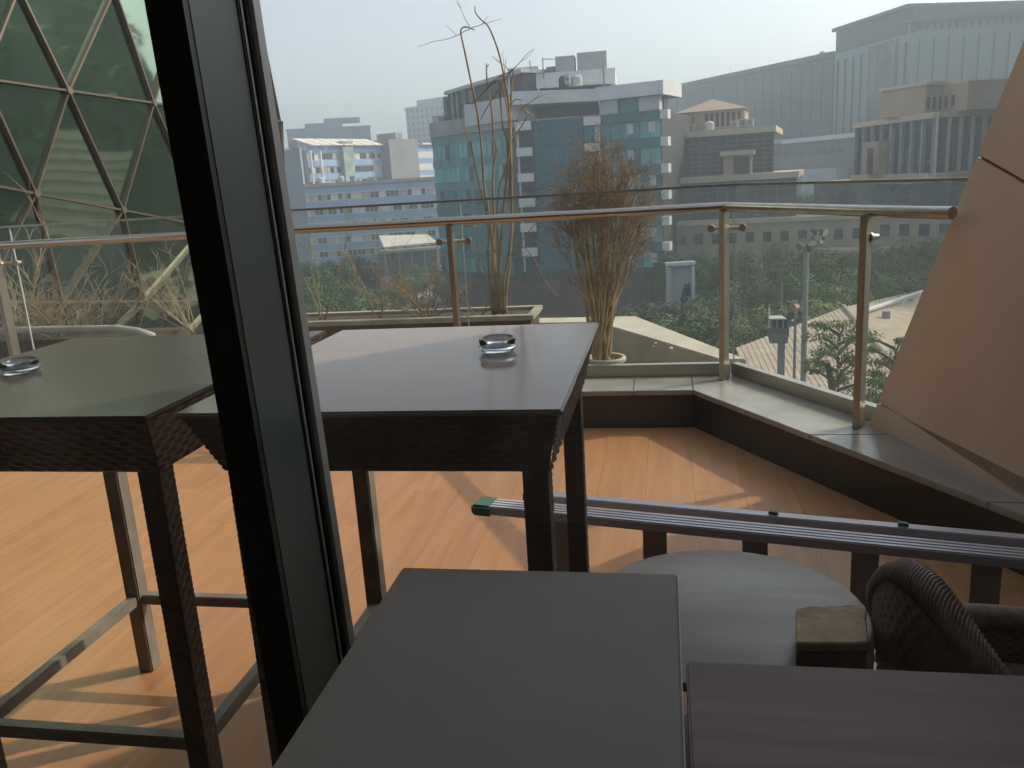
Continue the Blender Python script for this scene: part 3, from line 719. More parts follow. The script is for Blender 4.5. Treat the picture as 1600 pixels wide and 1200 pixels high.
# potted bush
M_pot = mat('pot_stone', (0.46, 0.42, 0.33), 0.8, var=0.12, vscale=8, bump=0.1)
PC = Vector((-0.41, 5.66, 0.061))
pt = thing('potted_bush', 'bare fan shaped potted bush with rust brown tips in a pale pot', 'potted plant', PC)
ptp = MB().lathe(PC, [(0.090, 0.0), (0.105, 0.10), (0.122, 0.205), (0.140, 0.212), (0.142, 0.232), (0.136, 0.242), (0.118, 0.240), (0.112, 0.20), (0.001, 0.195)], 40)
ptp.build('pot', M_pot, pt, smooth=True, smart=35)
MB().lathe(PC, [(0.111, 0.196), (0.111, 0.21), (0.05, 0.216)], 24).build('soil', M_soil, pt)
stems = MB(); fine = MB(); lv = MB(); base = PC+Vector((-0.02, 0, 0.20))
random.seed(21)
for i in range(66):
    a = rnd(0, 2*math.pi); rr = rnd(0, .06); st = base+Vector((math.cos(a)*rr, math.sin(a)*rr*.8, 0))
    fx = rnd(-1, 1); fy = rnd(-.6, .6); H_ = rnd(.92, 1.33) if i < 60 else rnd(.5, .85)
    midz = .42*H_
    p1 = st+Vector((fx*.065, fy*.05, midz*.55)); p2 = st+Vector((fx*.085+rnd(-.02, .02), fy*.08, midz*1.45)); p3 = st+Vector((fx*.255+.03+rnd(-.03, .03), fy*.18, H_*(1-.20*fx*fx)))
    pts = []
    for s_ in range(9):
        t_ = s_/8; pts.append(((1-t_)**3)*st+3*((1-t_)**2)*t_*p1+3*(1-t_)*t_*t_*p2+t_**3*p3 + Vector((rnd(-1, 1), rnd(-1, 1), 0))*.006)
    r0 = rnd(.0045, .0100)
    stems.tube(pts, [r0*(1-.6*k/8) for k in range(9)], 5)
    for k in (6, 7, 7, 8, 8, 8, 8, 8, 8):
        if random.random() < .9:
            q = Vector((fx*.5+rnd(-.6, .6), fy*.4+rnd(-.6, .6), rnd(.35, 1)))
            twigs(fine, pts[k], q, rnd(.07, .20) if k > 5 else rnd(.06, .15), .0026, 2 if k >= 5 else 1, .20, .75, 3, lv if k >= 6 else None)
# a heavier leaning side stem and the low fork
for pl in ([(937, 560), (940, 520), (958, 480), (975, 440), (985, 400)], [(934, 575), (930, 530), (926, 490), (905, 430), (898, 390)], [(930, 574), (926, 545), (918, 500), (912, 450), (903, 400)], [(935, 572), (945, 548), (957, 572), (965, 578)]):
    stems.tube([on_y(px, py, 5.64) for px, py in pl], [.014-.002*k for k in range(len(pl))], 6)
stems.build('stems', mat('golden_stem', (0.50, 0.38, 0.21), 0.75, var=.4, vscale=9), pt, smooth=True)
M_finetw = mat('rust_twig', (0.31, 0.215, 0.12), 0.8, var=0.35, vscale=14)
fine.build('fine_twigs', M_finetw, pt, kind='stuff')
lv.build('dry_leaves', M_dryleaf, pt, kind='stuff')

# dry shrubs in the beds
def dry_shrub(name, base, label, n, H_, sx, seed, r=.006, depth=2, nb=3, lean=(0, 0)):
    random.seed(seed); t = thing(name, label, 'plant', base, 0, 'dry shrubs in the planters'); b = MB(); f_ = MB(); base = Vector(base)
    for i in range(n):
        d = Vector((rnd(-sx, sx)+lean[0], rnd(-.5, .5)*sx+lean[1], rnd(.5, 1)))
        L = H_*rnd(.5, 1.0); pts, dd = wander(base+Vector((rnd(-.05, .05), rnd(-.04, .04), 0)), d, L, 6, .14)
        rr = r*rnd(.5, 1.1)
        b.tube(pts, [rr*(1-.6*k/6) for k in range(7)], 5)
        for k in (2, 3, 4, 5, 6):
            for _ in range(nb-1): twigs(f_, pts[k], dd+Vector((rnd(-1, 1), rnd(-1, 1), rnd(-.4, .9)))*.9, L*rnd(.18, .42), rr*.45, depth-1, .2, .8, nb)
    b.build('stems', M_twig, t, smooth=True); f_.build('twigs', M_twig, t, kind='stuff')
    return t
def sb(px, py, y): p = on_y(px, py, y); return (p.x, p.y, p.z)
dry_shrub('dry_shrub', sb(30, 535, 6.75), 'tangled dry shrub at the far left behind the ashtray', 9, 1.05, .9, 31, .008)
dry_shrub('dry_shrub', sb(95, 530, 6.8), 'low dense dry shrub arching over the curved rim', 12, .75, 1.5, 32, .006, 3, 2)
dry_shrub('dry_shrub', sb(150, 525, 6.9), 'sparse dry shrub with long twigs reaching right at the left', 7, .9, 1.3, 33, .006, 2, 3, (.6, 0))
dry_shrub('dry_shrub', sb(300, 520, 6.9), 'bushy dry shrub seen just left of the mullion', 16, .72, .9, 34, .006, 3, 2, (-.2, 0))
dry_shrub('dry_shrub', sb(60, 533, 6.9), 'matted tan dry shrub low behind the curved rim at the far left', 18, .55, 1.4, 40, .006, 2, 3)
dry_shrub('dry_shrub', sb(120, 530, 7.0), 'matted tan dry shrub in the middle of the curved planting bed', 18, .5, 1.5, 41, .006, 2, 3)
dry_shrub('dry_shrub', sb(500, 500, 6.75), 'sparse forked dry shrub at the left end of the trough', 4, .95, .55, 36, .007, 2, 2)
dry_shrub('dry_shrub', sb(590, 500, 6.75), 'thin upright dry shrub in the middle of the trough', 5, .85, .5, 37, .006, 2, 2)
dry_shrub('dry_shrub', sb(668, 499, 6.75), 'matted tan dry shrub in the trough left of the post', 16, .58, 1.3, 38, .007, 2, 3)
dry_shrub('dry_shrub', sb(742, 497, 6.75), 'thin dry shrub leaning in the trough right of the post', 5, .7, .9, 39, .006, 2, 2)

# ================================================================== GEODESIC GLASS DOME at the left
DR = 18.0; rho = R(40.0); DD = DR/math.sin(rho); daz, delv = R(-64.70), R(3.457)
DC = EYE + Vector((math.sin(daz)*math.cos(delv), math.cos(daz)*math.cos(delv), math.sin(delv)))*DD
def dome_pt(px, py):
    d = ray(px, py).normalized(); oc = EYE-DC; bq = oc.dot(d); disc = bq*bq-(oc.length_squared-DR*DR)
    if disc < 0:   # past the limb: nearest limb point
        c_ = EYE + d*(-bq); return DC + (c_-DC).normalized()*DR
    return EYE + d*(-bq-math.sqrt(disc))
dome = thing('glass_dome', 'big dark green glass dome of triangular panes at the left', 'building', (DC.x, DC.y, GZ))
M_dglass = bpy.data.materials.new('dome_glass'); M_dglass.use_nodes = True
n = M_dglass.node_tree.nodes; l = M_dglass.node_tree.links; bs = n['Principled BSDF']
gm = n.new('ShaderNodeNewGeometry'); t1 = n.new('ShaderNodeTexNoise'); t1.inputs['Scale'].default_value = 0.5; t1.inputs['Detail'].default_value = 6; l.new(gm.outputs['Position'], t1.inputs['Vector'])
rp = n.new('ShaderNodeValToRGB'); rp.color_ramp.elements[0].position = .3; rp.color_ramp.elements[0].color = (.22, .31, .235, 1); rp.color_ramp.elements[1].position = .7; rp.color_ramp.elements[1].color = (.32, .42, .32, 1)
l.new(t1.outputs['Fac'], rp.inputs[0]); l.new(rp.outputs[0], bs.inputs['Base Color']); bs.inputs['Roughness'].default_value = .035; bs.inputs['Metallic'].default_value = 0.97
bpn = n.new('ShaderNodeBump'); bpn.inputs['Strength'].default_value = .05; bpn.inputs['Distance'].default_value = .05; t2 = n.new('ShaderNodeTexNoise'); t2.inputs['Scale'].default_value = .9; l.new(gm.outputs['Position'], t2.inputs['Vector']); l.new(t2.outputs['Fac'], bpn.inputs['Height']); l.new(bpn.outputs[0], bs.inputs['Normal'])
M_strut = mat('dome_strut', (0.15, 0.118, 0.092), 0.45, metal=0.5, var=0.2, vscale=2)
rows = {  # j: x of node 0, y of node 0, dx, dy   (bearing survey of the net)
 -3: (-150, -370, 170, -25), -2: (-95, -195, 163, -10), -1: (-125, -20, 150, 2), 0: (-30, 123, 133, 19), 1: (-84, 276, 136, 26), 2: (-33, 473, 128, -1), 3: (-70, 640, 125, 0), 4: (-30, 800, 120, 0)}
NODE = {}
for j, (x0, y0, dx_, dy_) in rows.items():
    x = x0-dx_*2; y = y0-dy_*2; i = -2; step = dx_
    while i < 9:
        NODE[(i, j)] = dome_pt(x, y)
        # net closes up towards the limb
        lim = 447-max(0, (300-y))**2*0.00052
        rem = lim-x
        step = dx_ if rem > dx_*1.9 else max(4, rem*0.52)
        x += step; y += dy_*step/dx_; i += 1
js = sorted(rows)
seen = set(); panes = []
def strut(a, b_):
    if (a, b_) in seen or (b_, a) in seen or a not in NODE or b_ not in NODE: return
    seen.add((a, b_)); p, q = NODE[a], NODE[b_]
    if (p-q).length < .05: return
    up = ((p+q)/2-DC).normalized()
    MB().bar(p+up*.03, q+up*.03, 0.027, 0.06, up).build('strut', M_strut, dome)
for a_, j in enumerate(js):
    for i in range(-2, 9):
        strut((i, j), (i+1, j))
        if a_+1 < len(js):
            j2 = js[a_+1]; sh = 1 if j in (0, ) else 0
            # decide which lower nodes sit left and right of this one
            cand = sorted([(k, NODE[(k, j2)]) for k in range(-2, 9)], key=lambda kv: (kv[1]-NODE[(i, j)]).length)[:2]
            ks = sorted(k for k, _ in cand)
            for k in ks: strut((i, j), (k, j2))
            panes.append([NODE[(i, j)], NODE[(ks[0], j2)], NODE[(ks[1], j2)]])
            if (i+1, j) in NODE: panes.append([NODE[(i, j)], NODE[(ks[1], j2)], NODE[(i+1, j)]])
for tri in panes:
    if (tri[1]-tri[0]).cross(tri[2]-tri[0]).length < .02: continue
    c_ = sum(tri, Vector())/3; nrm = (c_-DC).normalized()
    if (tri[1]-tri[0]).cross(tri[2]-tri[0]).dot(nrm) < 0: tri = [tri[0], tri[2], tri[1]]
    MB().plate(tri, .03).build('dome_pane', M_dglass, dome)
M_node = mat('dome_node', (0.22, 0.18, 0.14), 0.4, metal=.6)
for (i, j), p in NODE.items():
    if -1 <= i <= 6 and -1 <= j <= 3:
        up = (p-DC).normalized(); MB().tube([p+up*.02, p+up*.075], .048, 8).build('node_cap', M_node, dome)
# the rest of the dome behind the net: dark inner shell
M_shell = mat('dome_shell', (0.02, 0.03, 0.024), 0.5)
sh_ = MB(); NU, NV = 48, 24
for i in range(NV+1):
    la_ = -math.pi/2*.75+ (math.pi/2+math.pi/2*.75)*i/NV
    for j in range(NU):
        lo_ = 2*math.pi*j/NU; sh_.v.append(DC+Vector((math.cos(la_)*math.cos(lo_), math.cos(la_)*math.sin(lo_), math.sin(la_)))*(DR-.35))
for i in range(NV):
    for j in range(NU): sh_.f.append((i*NU+j, i*NU+(j+1) % NU, (i+1)*NU+(j+1) % NU, (i+1)*NU+j))
sh_.build('inner_shell', M_shell, dome, smooth=True)

# ================================================================== CITY
class Frame:
    """local axes of a facade: u along the front, v away from the viewer"""
    def __init__(s, pa, pb):
        s.o = Vector((pa.x, pa.y, 0)); d = Vector((pb.x-pa.x, pb.y-pa.y, 0)); s.L = d.length; s.u = d.normalized()
        s.v = Vector((-s.u.y, s.u.x, 0)); s.rz = math.atan2(s.u.y, s.u.x)
    def p(s, u, v, z=0): q = s.o+s.u*u+s.v*v; return Vector((q.x, q.y, z))
    def box(s, b, u0, u1, v0, v1, z0, z1):
        return b.hexa([s.p(u0, v0, z0), s.p(u1, v0, z0), s.p(u1, v1, z0), s.p(u0, v1, z0), s.p(u0, v0, z1), s.p(u1, v0, z1), s.p(u1, v1, z1), s.p(u0, v1, z1)])
    def B(s, *a): return s.box(MB(), *a)
    def ux(s, px, py=300):       # u where the bearing of px meets the facade
        d = ray(px, py); a = s.o-EYE
        # EYE + d t = o + u*k
        det = d.x*(-s.u.y)+d.y*s.u.x
        k = (d.x*a.y-d.y*a.x)/(-det) if abs(det) > 1e-9 else 0
        # solve properly
        t_ = (a.x*(-s.u.y)+a.y*s.u.x)/det
        q = EYE+d*t_; return (Vector((q.x, q.y, 0))-s.o).dot(s.u)
    def zy(s, px, py):           # height where that bearing meets the facade plane
        d = ray(px, py); a = s.o-EYE; det = d.x*(-s.u.y)+d.y*s.u.x
        t_ = (a.x*(-s.u.y)+a.y*s.u.x)/det; return (EYE+d*t_).z
def unit_box(name, m, w_, d_, h_): return MB().box(-w_/2, w_/2, 0, d_, 0, h_).mesh(name, m)

M_white = mat('white_render', (0.66, 0.67, 0.67), 0.7, var=0.08, vscale=.3)
M_pale = mat('pale_render', (0.44, 0.45, 0.45), 0.75, var=0.10, vscale=.3)
M_lilac = mat('lilac_render', (0.50, 0.51, 0.54), 0.75, var=0.08, vscale=.3)
M_greyw = mat('grey_render', (0.23, 0.24, 0.25), 0.8, var=0.15, vscale=.2)
M_conc = mat('concrete', (0.30, 0.29, 0.28), 0.85, var=0.18, vscale=.4)
def fglass(name, c, rough=.12, var=.35, sc=.25, objvar=.25, spec=.6):
    return mat(name, c, rough, spec=spec, var=var, vscale=sc, objvar=objvar, coat=.0)
M_tealD = fglass('teal_glass_dark', (0.008, 0.12, 0.17), objvar=.12); M_tealM = fglass('teal_glass_mid', (0.012, 0.24, 0.26)); M_tealL = fglass('teal_glass_light', (0.09, 0.40, 0.37), .2)
M_navy = fglass('navy_glass', (0.016, 0.036, 0.066)); M_smoke = fglass('smoke_glass', (0.035, 0.035, 0.036)); M_greenish = fglass('haze_glass', (0.045, 0.075, 0.080), .25, .15, .1, .12)
M_darkrec = mat('dark_recess', (0.025, 0.027, 0.03), 0.7, var=.3, vscale=.4)
M_tealsp = mat('teal_spandrel', (0.06, 0.20, 0.215), 0.4, var=.3, vscale=.5)
M_tealdk = mat('teal_dark_band', (0.005, 0.125, 0.145), 0.3, var=.3, vscale=.5)
M_brick = mat('brown_base', (0.10, 0.055, 0.04), 0.8, var=.3, vscale=.5)
M_mast = mat('mast_steel', (0.22, 0.22, 0.22), 0.5, metal=.5)
M_net = mat('green_net', (0.05, 0.19, 0.14), 0.8, var=.3, vscale=1)

# ---------- teal tower
A = at_d(682, 330, 142); Bp = at_d(812, 330, 125); Cp = at_d(940, 330, 124); Dp = at_d(1036, 330, 121)
FL, FC, FR = Frame(A, Bp), Frame(Bp, Cp), Frame(Cp, Dp)
tw = thing('office_tower', 'teal glass office tower with white parapets in the middle of the view', 'building', (Bp.x, Bp.y, GZ))
Z0 = GZ+6.0
zC = FC.zy(870, 186); zL = FL.zy(740, 207)
ins = 0.25
backL = FL.p(0, 30); backR = FR.p(FR.L-2.0, 28)
core = [FL.p(.2, ins), FL.p(FL.L, ins), FC.p(FC.L, ins), FR.p(FR.L-.1, ins), backR, backL]
MB().prism([q[:2] for q in core], Z0, zL).build('tower_core', M_darkrec, tw)
MB().prism([q[:2] for q in core[1:5]]+[] if False else [FC.p(.1, .3)[:2], FC.p(FC.L, .3)[:2], FR.p(FR.L-.1, .3)[:2], backR[:2], FC.p(.1, 24)[:2]], zL+.01, zC).build('tower_core', M_darkrec, tw)
MB().prism([q[:2] for q in core], GZ+.02, Z0-.01).build('tower_base', M_brick, tw)
FH = 3.58
# left wing: spandrels and panes by storey
pl_L = unit_box('pane', M_tealL, 1.0, .10, 1.0); pl_M = unit_box('pane', M_tealM, 1.0, .10, 1.0); pl_D = unit_box('pane', M_tealD, 1.0, .10, 1.0); pl_N = unit_box('pane', M_navy, 1.0, .10, 1.0)
random.seed(5)
z = zL-0.0; k = 0
while z-FH > Z0-.5:
    FL.B(.1, FL.L-2.3, .0, .24, z-FH+2.25, z-.02).build('spandrel', M_tealsp if k < 3 else M_tealdk, tw)
    nP = 16; wP = (FL.L-2.4)/nP
    for i in range(nP):
        r_ = random.random()
        me = pl_N if r_ < .11 else ((pl_L if r_ < .9 else pl_M) if k < 2 else (pl_M if r_ < .82 else (pl_L if r_ < .9 else pl_D)))
        piece('pane', me, tw, FL.p(.1+wP*(i+.5), .11+.02*random.random(), z-FH+.03), FL.rz, (wP-.10, 1, 2.2))
    z -= FH; k += 1
# centre: flush curtain wall
z = zC; k = 0
uW0, uW1 = 2.6, FC.L-2.2
while z-FH > Z0-1:
    nP = 8; wP = (uW1-uW0)/nP
    for i in range(nP):
        r_ = random.random(); me = pl_D
        piece('pane', me, tw, FC.p(uW0+wP*(i+.5), .08+.03*random.random(), z-FH+.05), FC.rz, (wP-.06, 1, FH-.10))
    # white ledges and dark windows of the left strip
    FC.B(.1, 2.4, -.9, .2, z-1.25, z-.05).build('ledge_box', M_white if k < 6 else M_pale, tw)
    for (a_, c_) in ((.55, 1.3), (1.4, 2.15)):
        FC.B(a_, c_, .05, .16, z-FH+.15, z-1.4).build('window', M_navy, tw)
    FC.B(.15, .45, .02, .2, z-FH, z-1.26).build('strip_pier', M_lilac, tw)
    if k in (0, 1):
        FC.B(FC.L-2.1, FC.L+.3, -.7, .2, z-1.2, z-.05).build('ledge_box', M_white, tw)
        FC.B(FC.L-.6, FC.L+.2, -.05, .2, z-FH+.1, z-1.25).build('strip_pier', M_lilac, tw)
    else:
        FC.B(FC.L-2.1, FC.L+.1, .0, .2, z-1.2, z-.05).build('spandrel', M_tealdk, tw)
    piece('pane', pl_M, tw, FC.p(FC.L-1.3, .10, z-FH+.05), FC.rz, (1.5, 1, FH-1.35))
    z -= FH; k += 1
# right wing
zR = FR.zy(990, 175); z = zR
while z-FH > Z0-1:
    FR.B(.25, FR.L-.1, -.35, .22, z-1.3, z-.02).build('spandrel', M_tealdk, tw)
    nP = 6; wP = (FR.L-.4)/nP
    for i in range(nP):
        me = random.choice([pl_M, pl_M, pl_L, pl_D, pl_M]); piece('pane', me, tw, FR.p(.25+wP*(i+.5), -.02, z-FH+.03), FR.rz, (wP-.08, 1, FH-1.36))
    for a_ in (FR.L*.46, FR.L*.80):
        if random.random() < .8: FR.B(a_, a_+.9, -.10, -.03, z-FH+.7, z-1.5).build('blind', M_lilac, tw)
    FR.B(FR.L-.05, FR.L+1.0, -.45, .9, z-1.25, z-.05).build('balcony_end', M_white, tw)
    z -= FH
# top storey of the right part and recessed floor
zP0, zP1 = FC.zy(811, 164), FC.zy(811, 143)
zQ0, zQ1 = FR.zy(1033, 148), FR.zy(1033, 126)
FC.B(2.3, FC.L, 2.5, 3.0, zC+.01, zP0-.02).build('recessed_wall', M_darkrec, tw)
FC.B(.2, FC.L, .5, 3.2, zC+.005, zC+.25).build('terrace_slab', M_conc, tw)
FR.B(.3, FR.L*.32, -.2, 1.2, zR+.02, zQ0-.03).build('column_box', M_lilac, tw)
FR.B(FR.L*.66, FR.L-.2, -.2, 1.2, zR+.02, zQ0-.03).build('column_box', M_lilac, tw)
FR.B(FR.L*.321, FR.L*.659, .5, .9, zR+.02, zQ0-.03).build('glass_screen', M_tealM, tw)
FR.B(.3, FR.L, 1.3, 3, zR+.02, zQ0-.03).build('recessed_wall', M_darkrec, tw)
b = MB(); b.hexa([FC.p(-.2, -1.0, zP0), FC.p(FC.L, -1.0, zQ0), FC.p(FC.L, 8, zQ0), FC.p(-.2, 8, zP0), FC.p(-.2, -1.0, zP1), FC.p(FC.L, -1.0, zQ1-.2), FC.p(FC.L, 8, zQ1-.2), FC.p(-.2, 8, zP1)])
b.build('parapet_band', M_white, tw)
FR.B(.02, FR.L+.6, -1.0, 8, zQ0+.01, zQ1).build('parapet_band', M_white, tw)
FL.B(FL.L-11, FL.L+.2, -.6, 4, zP0-2.0, zP0+1.2).build('parapet_band', M_lilac, tw)
# left wing crown
FL.B(.3, FL.L-.3, -.3, .6, zL+.005, zL+2.3).build('parapet_wall', M_conc, tw)
zk = FL.zy(705, 143); zk2 = FL.zy(800, 112)
b = MB(); b.hexa([FL.p(2.2, 2.5, zL+.01), FL.p(FL.L-.5, 2.5, zL+.01), FL.p(FL.L-.5, 20, zL+.01), FL.p(2.2, 20, zL+.01), FL.p(2.2, 2.5, zk), FL.p(FL.L-.5, 2.5, zk2), FL.p(FL.L-.5, 20, zk2), FL.p(2.2, 20, zk)]); b.build('crown_block', M_darkrec, tw)
b = MB(); b.hexa([FL.p(2.0, 1.9, zk+.02), FL.p(FL.L-.2, 1.9, zk2+.02), FL.p(FL.L-.2, 20.2, zk2+.02), FL.p(2.0, 20.2, zk+.02), FL.p(2.0, 1.9, zk+.55), FL.p(FL.L-.2, 1.9, zk2+.55), FL.p(FL.L-.2, 20.2, zk2+.55), FL.p(2.0, 20.2, zk+.55)]); b.build('crown_roof', M_pale, tw)
FL.B(1.85, 2.7, 1.7, 2.45, zL+2.31, zk-.3).build('safety_net', M_net, tw)
FL.B(6.1, 7.2, 2.2, 2.45, zL+2.31, zk+.4).build('safety_net', M_net, tw)
for a_ in (3.6, 4.9, 8.6): FL.B(a_, a_+.35, 2.0, 2.4, zL+2.31, zk-.05).build('crown_pier', M_conc, tw)
FL.B(0.0, 1.6, .7, 4, zL+.01, zL+3.4).build('corner_block', M_pale, tw)
# upper ledges and plant rooms
zU0, zU1 = FC.zy(800, 131), FC.zy(800, 112)
FC.B(-1.2, 3.4, 4.2, 14, zP1+.05, zU1+1.0).build('upper_ledge', M_white, tw)
uA, uB = FC.ux(842), FC.ux(966)
FC.B(uA, uB, 4.0, 14, FC.zy(900, 129), FC.zy(900, 112)+.6).build('upper_ledge', M_white, tw)
FC.B(3.6, uB-.8, 6, 14, zP1+.05, FC.zy(900, 129)-.02).build('recessed_wall', M_darkrec, tw)
zt = FC.zy(900, 112)+.62
FC.B(FC.ux(873), FC.ux(903), 4.3, 7.5, zt, FC.zy(890, 80)).build('plant_room', M_pale, tw)
FC.B(FC.ux(907), FC.ux(953), 4.5, 9.5, zt, FC.zy(930, 73)).build('plant_room', M_pale, tw)
FC.B(FC.ux(823), FC.ux(845), 7, 11, zU1+1.02, FC.zy(835, 96)).build('plant_room', M_lilac, tw)
FC.B(FC.ux(858), FC.ux(872), 4.6, 7, zt, FC.zy(865, 97)).build('plant_room', M_greyw, tw)
for (px, y0, y1) in ((834, 130, 88), (854, 118, 84), (948, 130, 92), (766, 125, 92)):
    u_ = FC.ux(px); MB().tube([FC.p(u_, 3.8, FC.zy(px, y0)), FC.p(u_, 3.8, FC.zy(px, y1))], .09, 6).build('roof_mast', M_mast, tw)
MB().tube([FC.p(FC.ux(854), 3.8, FC.zy(854, 86)), FC.p(FC.ux(873), 3.8, FC.zy(873, 86))], .06, 6).build('roof_rail', M_mast, tw)
# ground colonnade
for i in range(6): FR.B(-1+i*2.6, -.4+i*2.6, -.35, .2, GZ+.02, Z0-.01).build('column', M_brick, tw)

# ---------- blue and white office
O_ = at_d(481, 340, 212); E_ = at_d(690, 330, 213); FB = Frame(O_, E_)
ob = thing('office_block', 'long blue and white banded office block behind the left railing', 'building', (O_.x, O_.y, GZ))
M_blueband = mat('blue_band', (0.24, 0.36, 0.56), 0.6, var=.08, vscale=.2); M_whband = mat('white_band', (0.62, 0.63, 0.62), 0.6, var=.06)
M_bwin = fglass('office_window', (0.055, 0.058, 0.062), .2, .3, .3, .55); M_bwin2 = fglass('office_blind', (0.42, 0.42, 0.36), .4, .2, .3, .25)
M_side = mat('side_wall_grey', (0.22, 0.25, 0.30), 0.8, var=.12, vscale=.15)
zt0 = FB.zy(482, 291); zb0 = GZ
MB().prism([FB.p(0, .3)[:2], FB.p(FB.L, .3)[:2], FB.p(FB.L, 26)[:2], FB.p(0, 26)[:2]], GZ+.02, zt0-.3).build('lower_block', M_whband, ob)
FB.B(-.2, FB.L, -.5, 26, zt0-.29, zt0+.5).build('roof_slab', M_conc, ob)
win_d = unit_box('window', M_bwin, 1, .08, 1); win_b = unit_box('window', M_bwin2, 1, .08, 1)
random.seed(9)
z = zt0-.3; fh = 3.42
for fl in range(6):
    FB.B(-.1, FB.L, .0, .28, z-1.65, z-.02).build('blue_spandrel', M_blueband, ob)
    FB.B(-.1, FB.L, -.06, .29, z-1.86, z-1.66).build('sill_band', M_whband, ob)
    u_ = .8
    while u_ < FB.L-2:
        if random.random() < .80:
            g_n = random.randint(3, 6)
            for q_ in range(g_n):
                if u_ > FB.L-2: break
                piece('window', win_b if random.random() < .35 else win_d, ob, FB.p(u_+.45, .22, z-fh+.16), FB.rz, (.92, 1, 1.35)); u_ += 1.06
        u_ += rnd(.3, 2.6)
    z -= fh
zt_office = zt0+.5
# upper block set back
FL_ = FB; FB = Frame(at_d(481, 250, 222), at_d(690, 250, 262)); V1 = 0.5; ztop = FB.zy(482, 234)*1.0+.9; u1 = FB.ux(604); u2 = FB.ux(648)
MB().prism([FB.p(.5, V1+.3)[:2], FB.p(u1, V1+.3)[:2], FB.p(u1, 25)[:2], FB.p(.5, 25)[:2]], zt0+.51, ztop).build('upper_block', M_whband, ob)
FB.B(u1+.02, u2, V1-3.0, 25, zt0+.51, ztop+1.6).build('grey_tower', M_greyw, ob)
MB().prism([FB.p(u2+.02, V1)[:2], FB.p(FB.L, V1)[:2], FB.p(FB.L, 25)[:2], FB.p(u2+.02, 25)[:2]], zt0+.51, ztop).build('upper_block', M_whband, ob)
us = FB.ux(540); ue = FB.ux(556)
z = ztop
for fl in range(3):
    for (a_, c_) in ((.5, us-.1), (ue+.1, u1-.1), (u2+.2, FB.L)):
        FB.B(a_, c_, V1-.02, V1+.28, z-1.6, z-.03).build('blue_spandrel', M_blueband, ob)
        nW = max(2, int((c_-a_)/1.15)); 
        for q_ in range(nW):
            if random.random() < .93: piece('window', win_b if random.random() < .42 else win_d, ob, FB.p(a_+(q_+.5)*(c_-a_)/nW, V1+.2, z-fh+.12), FB.rz, ((c_-a_)/nW-.22, 1, 1.45))
    z -= fh
FB.B(us, ue, V1-1.2, V1+2, zt0+.51, ztop+1.2).build('stair_glass', mat('stair_pane', (.28, .36, .33), .25, var=.3, vscale=.5), ob)
for a_ in (0.2, FB.ux(503)): MB().tube([FB.p(a_, V1-1.4, zt0+.52), FB.p(a_, V1-1.4, ztop-1.2)], .38, 8).build('white_column', M_white, ob)
# slanted roof canopies
M_canopy = mat('canopy_white', (0.70, 0.66, 0.56), 0.6, var=.12, vscale=.3)
cu = 0.6
while cu < u1-3:
    b = MB(); b.hexa([FB.p(cu, V1-1.6, ztop+.1), FB.p(cu+3.4, V1-1.6, ztop+.1), FB.p(cu+3.4, V1+5, ztop+2.0), FB.p(cu, V1+5, ztop+2.0), FB.p(cu, V1-1.6, ztop+.35), FB.p(cu+3.4, V1-1.6, ztop+.35), FB.p(cu+3.4, V1+5, ztop+2.25), FB.p(cu, V1+5, ztop+2.25)])
    b.build('roof_canopy', M_canopy, ob); cu += 3.9
FB.B(u1+3, u1+6, V1-3, V1+4, ztop+1.62, ztop+3.4).build('plant_room', M_conc, ob)
FB.B(FB.L-9, FB.L, V1-1, V1+3, ztop+.3, ztop+.8).build('roof_canopy', M_canopy, ob)
FB = FL_
# shaded side wing
W2 = at_d(438, 345, 236)
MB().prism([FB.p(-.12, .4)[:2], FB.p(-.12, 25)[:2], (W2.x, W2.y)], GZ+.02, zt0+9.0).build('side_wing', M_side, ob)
FB.B(-2.6, -.55, 4.0, 5.4, zt0+9.01, ztop+1.0).build('side_pier', M_conc, ob)

# entrance canopy and low link at the foot of the block
cn = thing('entrance_canopy', 'pale sloping entrance canopy in front of the blue office block', 'canopy', at_d(640, 395, 190))
P = [at_d(600, 386, 186), at_d(683, 378, 188), at_d(668, 366, 205), at_d(592, 368, 203)]
MB().plate(P if (P[1]-P[0]).cross(P[2]-P[1]).z > 0 else P[::-1], .4).build('canopy_roof', M_canopy, cn)
for q_ in P[:2]: MB().tube([(q_.x, q_.y, GZ), (q_.x, q_.y, q_.z-.4)], .18, 8).build('canopy_post', M_greyw, cn)
lk = thing('link_building', 'low glazed link building coloured dark for the shade under the pale canopy', 'building', at_d(655, 400, 206))
FK = Frame(at_d(600, 400, 206), at_d(700, 395, 210)); FK.B(0, FK.L, 0, 6, GZ+.02, GZ+5.5).build('wall', M_navy, lk)  # dark wall colour stands in for the shade under canopy and trees
FK.B(-.3, FK.L+.3, -.5, 6.3, GZ+5.51, GZ+6.1).build('roof', M_conc, lk)
for i in range(5): FK.B(i*FK.L/5+.2, i*FK.L/5+.5, -.15, -.01, GZ+.02, GZ+5.5).build('pier', M_greyw, lk)

